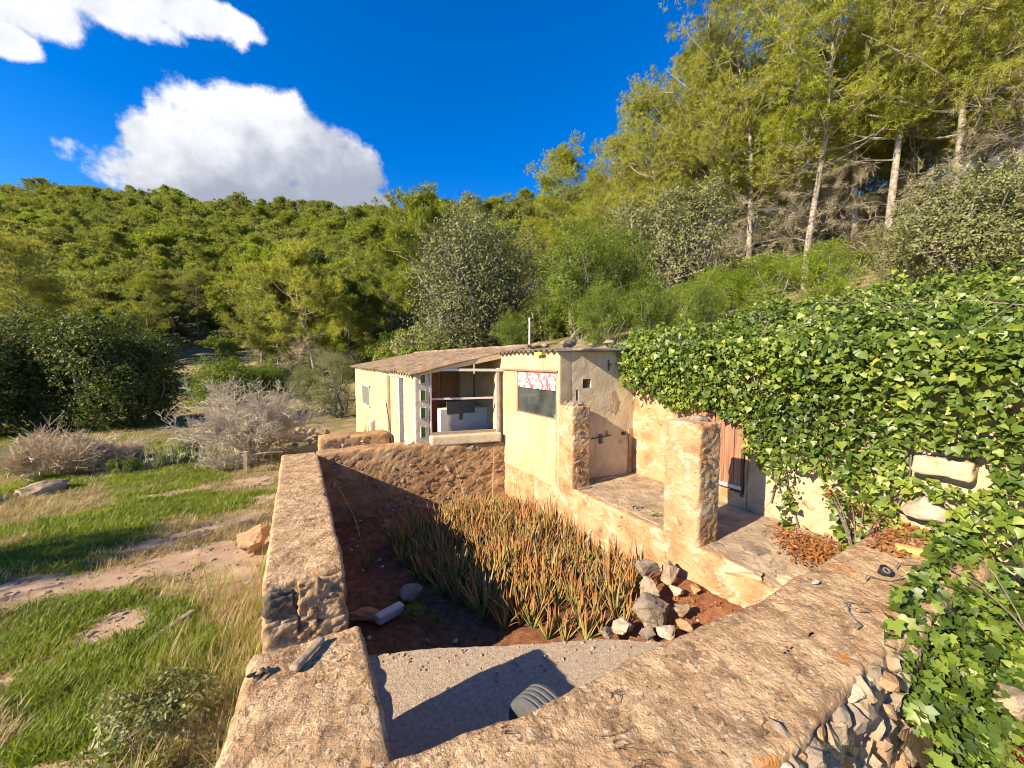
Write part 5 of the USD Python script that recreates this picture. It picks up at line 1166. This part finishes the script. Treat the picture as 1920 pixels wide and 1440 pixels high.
# tall pines on the right slope
NEAR = [dict(seed=101, H=12.0, spread=2.8, cs=.34), dict(seed=102, H=12.5, spread=2.5, cs=.36), dict(seed=103, H=11.5, spread=3.0, cs=.28), dict(seed=104, H=10.5, spread=2.4, cs=.34), dict(seed=105, H=13.0, spread=3.2, cs=.30)]
mk = [pine_parts(nb=42, nt=38, nn=12, rc=.215, L=.15, W=.021, lean=.07, dead=14, **a) for a in NEAR]
PINES = [(1500, 16.5, 0, 1.16, 0.3, 'tall pine with bent pale trunk standing clear against the sky, above the ivy'), (1648, 15.4, 1, 1.22, 1.0, 'tall pine with straight slender trunk right of the bent pine'), (1588, 18.0, 3, 1.4, 2.0, 'slim pine between the bent pine and the straight pine'),
         (1760, 14.6, 4, 1.08, 3.0, 'tall spreading pine whose top leaves the picture at the upper right'), (1870, 13.6, 2, 1.15, 4.0, 'broad pine at the right edge with a leaning trunk'), (1290, 20.5, 3, 1.30, 5.0, 'sparse pine at the left end of the tall stand'), (1400, 18.5, 2, 1.22, 1.5, 'full-crowned pine between the sparse pine and the bent pine'),
         (1700, 19.0, 0, 1.15, 2.2, 'tall pine behind the straight slender pine'), (1990, 13.0, 4, 1.1, .7, 'pine cut off by the right edge of the picture'), (1225, 21.5, 1, .98, 2.7, 'sparse pine at the outer left end of the tall stand'), (1345, 22.5, 4, 1.02, .4, 'pine behind the sparse pine and the full-crowned pine'), (1825, 18.5, 1, 1.2, 4.4, 'tall pine behind the spreading pine at the upper right')]
for px, w, k, s, rz, lab in PINES: put('pine_tree', f'near{k}', mk[k], px, w, lab, 'tree', s, rz)
q = np.random.default_rng(61)
for k in range(58):
    px, w = q.uniform(1300, 2250), q.uniform(19, 36); kk = int(q.integers(5))
    put('pine_tree', f'near{kk}', mk[kk], px, w, 'slender pine deep in the dense stand on the right slope', 'tree', q.uniform(.85, 1.2), q.uniform(0, 6.28), 'pines deep in the stand on the right slope')
for px, w, k, s, lab in [(1068, 27, 3, 1.12, 'airy pine rising behind the silvery tree against the sky'), (1150, 25, 0, .95, 'pine behind the twiggy trees, left of the sparse pine'), (985, 29, 3, .72, 'pine top showing behind the silvery tree'), (1210, 29, 2, .78, 'pine behind the sparse pine, low on the skyline'), (1115, 33, 1, .8, 'distant pine between the airy pine and the sparse pine')]:
    put('pine_tree', f'near{k}', mk[k], px, w, lab, 'tree', s, px * .1)
bp = [pine_parts(111, 9.0, 2.6, .18, 34, 30, 8, .30, .05, mat='bright_pine', dead=4, lean=.03), pine_parts(112, 8.0, 2.6, .16, 32, 30, 8, .30, .05, mat='bright_pine', dead=6, lean=.1)]
for px, w, k, s, lab in [(806, 27, 0, 1.12, 'bright green pointed pine left of the silvery tree'), (655, 30, 1, .95, 'bright green pine behind the lean-to roof'), (735, 33, 0, .85, 'bright green pine farther back above the lean-to roof'), (200, 27, 1, .7, 'bright yellow-green young pine above the dark bushes')]:
    put('bright_pine', f'bright{k}', bp[k], px, w, lab, 'tree', s, px * .1)
put('pine_tree', 'dark_lean', pine_parts(121, 9.5, 3.2, .36, 34, 30, 8, .30, .045, mat='pine_needles', dead=12, lean=.22), 590, 28, 'pine with a dark curved trunk standing at the edge of the clearing', 'tree', 1.0, 3.4)
for px, w, k, s, lab in [(25, 22, 0, .8, 'dark pine at the left edge behind the dark bushes'), (95, 24, 3, .72, 'pine left of the bright young pine, behind the dark bushes'), (-60, 20, 2, .8, 'pine cut off by the left edge'), (285, 34, 3, .8, 'slim pine at the left side of the clearing'), (330, 47, 3, .8, 'slim pine at the back of the clearing, left one'), (375, 47, 1, .7, 'slim pine at the back of the clearing, right one'), (490, 33, 2, .72, 'spreading pine behind the bright rounded bush')]:
    put('pine_tree', f'near{k}', mk[k], px, w, lab, 'tree', s, px * .1)

# hillside pines: the nearer ones one by one, the far ones as one forest
hp = [dict(seed=201 + k, H=[8.0, 7.0, 8.6, 6.6, 7.6][k], spread=[2.7, 2.9, 2.6, 2.6, 3.1][k], cs=[.22, .24, .26, .18, .28][k]) for k in range(5)]
hm = [pine_parts(nb=24, nt=18, nn=8, L=.36, W=.078, lean=.06, dead=0, mat='hill_needles', cl=3, rc=.22, **a) for a in hp]
q = np.random.default_rng(77); spots = []
w = 33.0
while w < 196:
    step = 3.5 + w * 0.012; dpx = step / w * 723
    for px in np.arange(-330 + q.uniform(0, dpx), 1420, dpx):
        p_, w_ = px + q.normal(0, dpx * .28), w + q.normal(0, step * .28)
        if 270 < p_ < 440 and w_ < 47: continue
        if p_ > 760 and w_ < 42: continue
        if p_ > 1000 and w_ > 110: continue
        spots.append((w_, p_))
    w += step * 0.92
spots.sort(); print('hill trees', len(spots))
for w_, p_ in spots[:232]:
    k = int(q.integers(5)); put('hill_pine', f'hill{k}', hm[k], p_, w_, 'round-crowned pine in the wood at the foot of the hillside', 'tree', q.uniform(.6, 1.3), q.uniform(0, 6.28), 'pines of the wood at the foot of the hillside')
rest = spots[232:]; L_ = np.array([site(p_, w_) for w_, p_ in rest]); L_[:, 2] -= .3
pi_ = UsdGeom.PointInstancer.Define(stage, '/World/pine_forest'); rel = []
for k in range(5):
    path = f'/World/pine_forest/far_pine' + (f'_{k:03d}' if k else ''); x = UsdGeom.Xform.Define(stage, path); locs[path] = np.zeros(3); hm[k](x.GetPrim()); rel.append(Sdf.Path(path))
pi_.CreatePrototypesRel().SetTargets(rel); pi_.CreateProtoIndicesAttr(Vt.IntArray.FromNumpy(q.integers(0, 5, len(rest)).astype(np.int32)))
pi_.CreatePositionsAttr(Vt.Vec3fArray.FromNumpy(L_.astype(np.float32))); sc = q.uniform(.55, 1.35, (len(rest), 1)) * np.array([1.05, 1.05, 1.0]); pi_.CreateScalesAttr(Vt.Vec3fArray.FromNumpy(sc.astype(np.float32)))
pi_.CreateOrientationsAttr(Vt.QuathArray([Gf.Quath(float(math.cos(a / 2)), 0, 0, float(math.sin(a / 2))) for a in q.uniform(0, 6.28, len(rest))]))
tag(pi_.GetPrim(), 'pine forest covering the far hillside up to the ridge', kind='stuff')

# a tree of the yard outside the picture, to the left, whose shade falls on the grass
l = (-11.0, 6.3, float(terrain(-11.0, 6.3))); plant('dark_bush', 'dk', dk, l, 1.0, (0.6, 0.6, 1.2), 'dark tree at the left of the yard, its shadow on the grass', 'tree')

# low scrub under the trees
q = np.random.default_rng(88); sc_, ug = [], [bush_parts(401, 1.0, .9, 1.3, 16, 1500, .13, 'mid_leaf', .55, 3, base=.08), bush_parts(402, 1.1, 1.0, 1.5, 16, 1500, .12, 'grey_green_leaf', .5, 4, base=.08), bush_parts(403, 1.0, 1.0, 1.1, 14, 1300, .12, 'hill_needles', .4, 3, base=.08), bush_parts(404, 1.1, 1.0, 1.6, 16, 700, .30, 'dry_needles', .06, 9, base=.1)]
while len(sc_) < 1500:
    px, w = q.uniform(-350, 2300), 17 + 55 * q.random() ** 1.4
    if px < 700 and w < 26 and px > -100: continue
    if 290 < px < 420 and w < 44: continue
    X, Y = P(px, w)
    if X < 6.2 and Y < 16 and X > -2: continue
    if px > 1000 and w > 50: continue
    sc_.append((X, Y, float(terrain(X, Y)) - .15, px > 1150))
sc_ = np.array(sc_); n = len(sc_)
pi_ = UsdGeom.PointInstancer.Define(stage, '/World/undergrowth'); rel = []
for k in range(4):
    path = '/World/undergrowth/scrub' + (f'_{k:03d}' if k else ''); x = UsdGeom.Xform.Define(stage, path); locs[path] = np.zeros(3); ug[k](x.GetPrim()); rel.append(Sdf.Path(path))
idx = np.where((sc_[:, 3] > 0) & (q.random(n) < .5), 3, q.integers(0, 3, n))
pi_.CreatePrototypesRel().SetTargets(rel); pi_.CreateProtoIndicesAttr(Vt.IntArray.FromNumpy(idx.astype(np.int32)))
pi_.CreatePositionsAttr(Vt.Vec3fArray.FromNumpy(sc_[:, :3].astype(np.float32))); pi_.CreateScalesAttr(Vt.Vec3fArray.FromNumpy((q.uniform(.7, 1.5, (n, 1)) * np.ones(3)).astype(np.float32)))
pi_.CreateOrientationsAttr(Vt.QuathArray([Gf.Quath(float(math.cos(a / 2)), 0, 0, float(math.sin(a / 2))) for a in q.uniform(0, 6.28, n)]))
tag(pi_.GetPrim(), 'low mixed scrub and dry brush under the pines', kind='stuff')
q = np.random.default_rng(95); n = 2600; px = q.uniform(-60, 560, n); w = 2.6 + 9 * q.random(n) ** 1.4; x, y = P(px, w); ok = (bare(np.c_[x, y]) > -.12) & (x < -.4); x, y = x[ok], y[ok]; n = len(x)
pi_ = UsdGeom.PointInstancer.Define(stage, '/World/gravel'); rel = []
for k in range(4):
    vv, ff = rock(np.random.default_rng(2000 + k), (.05, .04, .028), 1); path = '/World/gravel/pebble' + (f'_{k:03d}' if k else ''); usdkit.mesh(stage, path, (vv, ff), STONES[k]); rel.append(Sdf.Path(path))
pi_.CreatePrototypesRel().SetTargets(rel); pi_.CreateProtoIndicesAttr(Vt.IntArray.FromNumpy(q.integers(0, 4, n).astype(np.int32)))
pi_.CreatePositionsAttr(Vt.Vec3fArray.FromNumpy(np.c_[x, y, terrain(x, y) + .012].astype(np.float32))); pi_.CreateScalesAttr(Vt.Vec3fArray.FromNumpy(((.3 + 1.3 * q.random((n, 1)) ** 3) * np.ones(3)).astype(np.float32)))
pi_.CreateOrientationsAttr(Vt.QuathArray([Gf.Quath(float(math.cos(a / 2)), 0, 0, float(math.sin(a / 2))) for a in q.uniform(0, 6.28, n)]))
tag(pi_.GetPrim(), 'loose gravel on the bare sandy track', kind='stuff')
q = np.random.default_rng(97); mb = MB()
for k in range(150):
    if k < 90: c = np.array([q.uniform(.4, 3.0), 0]); c[1] = np.interp(c[0], top[1:7, 0], top[1:7, 1]) - abs(q.normal(0, .16)); z = -2.257
    else: c = np.array([2.75 + q.normal(0, .32), 2.2 + q.normal(0, .25)]); z = float(pit_z(*c)) + .005
    if c[1] < 1.4: continue
    vv, ff = rock(q, np.array([.03, .024, .018]) * q.uniform(.35, 1.3), 1); mb.add(rotz(vv, q.uniform(0, 6)) + [c[0], c[1], z], ff)
mb.build('stone_chips', S['slab_concrete'], kind='stuff', label='small stone chips strewn along the slab edge and round the rock heap')
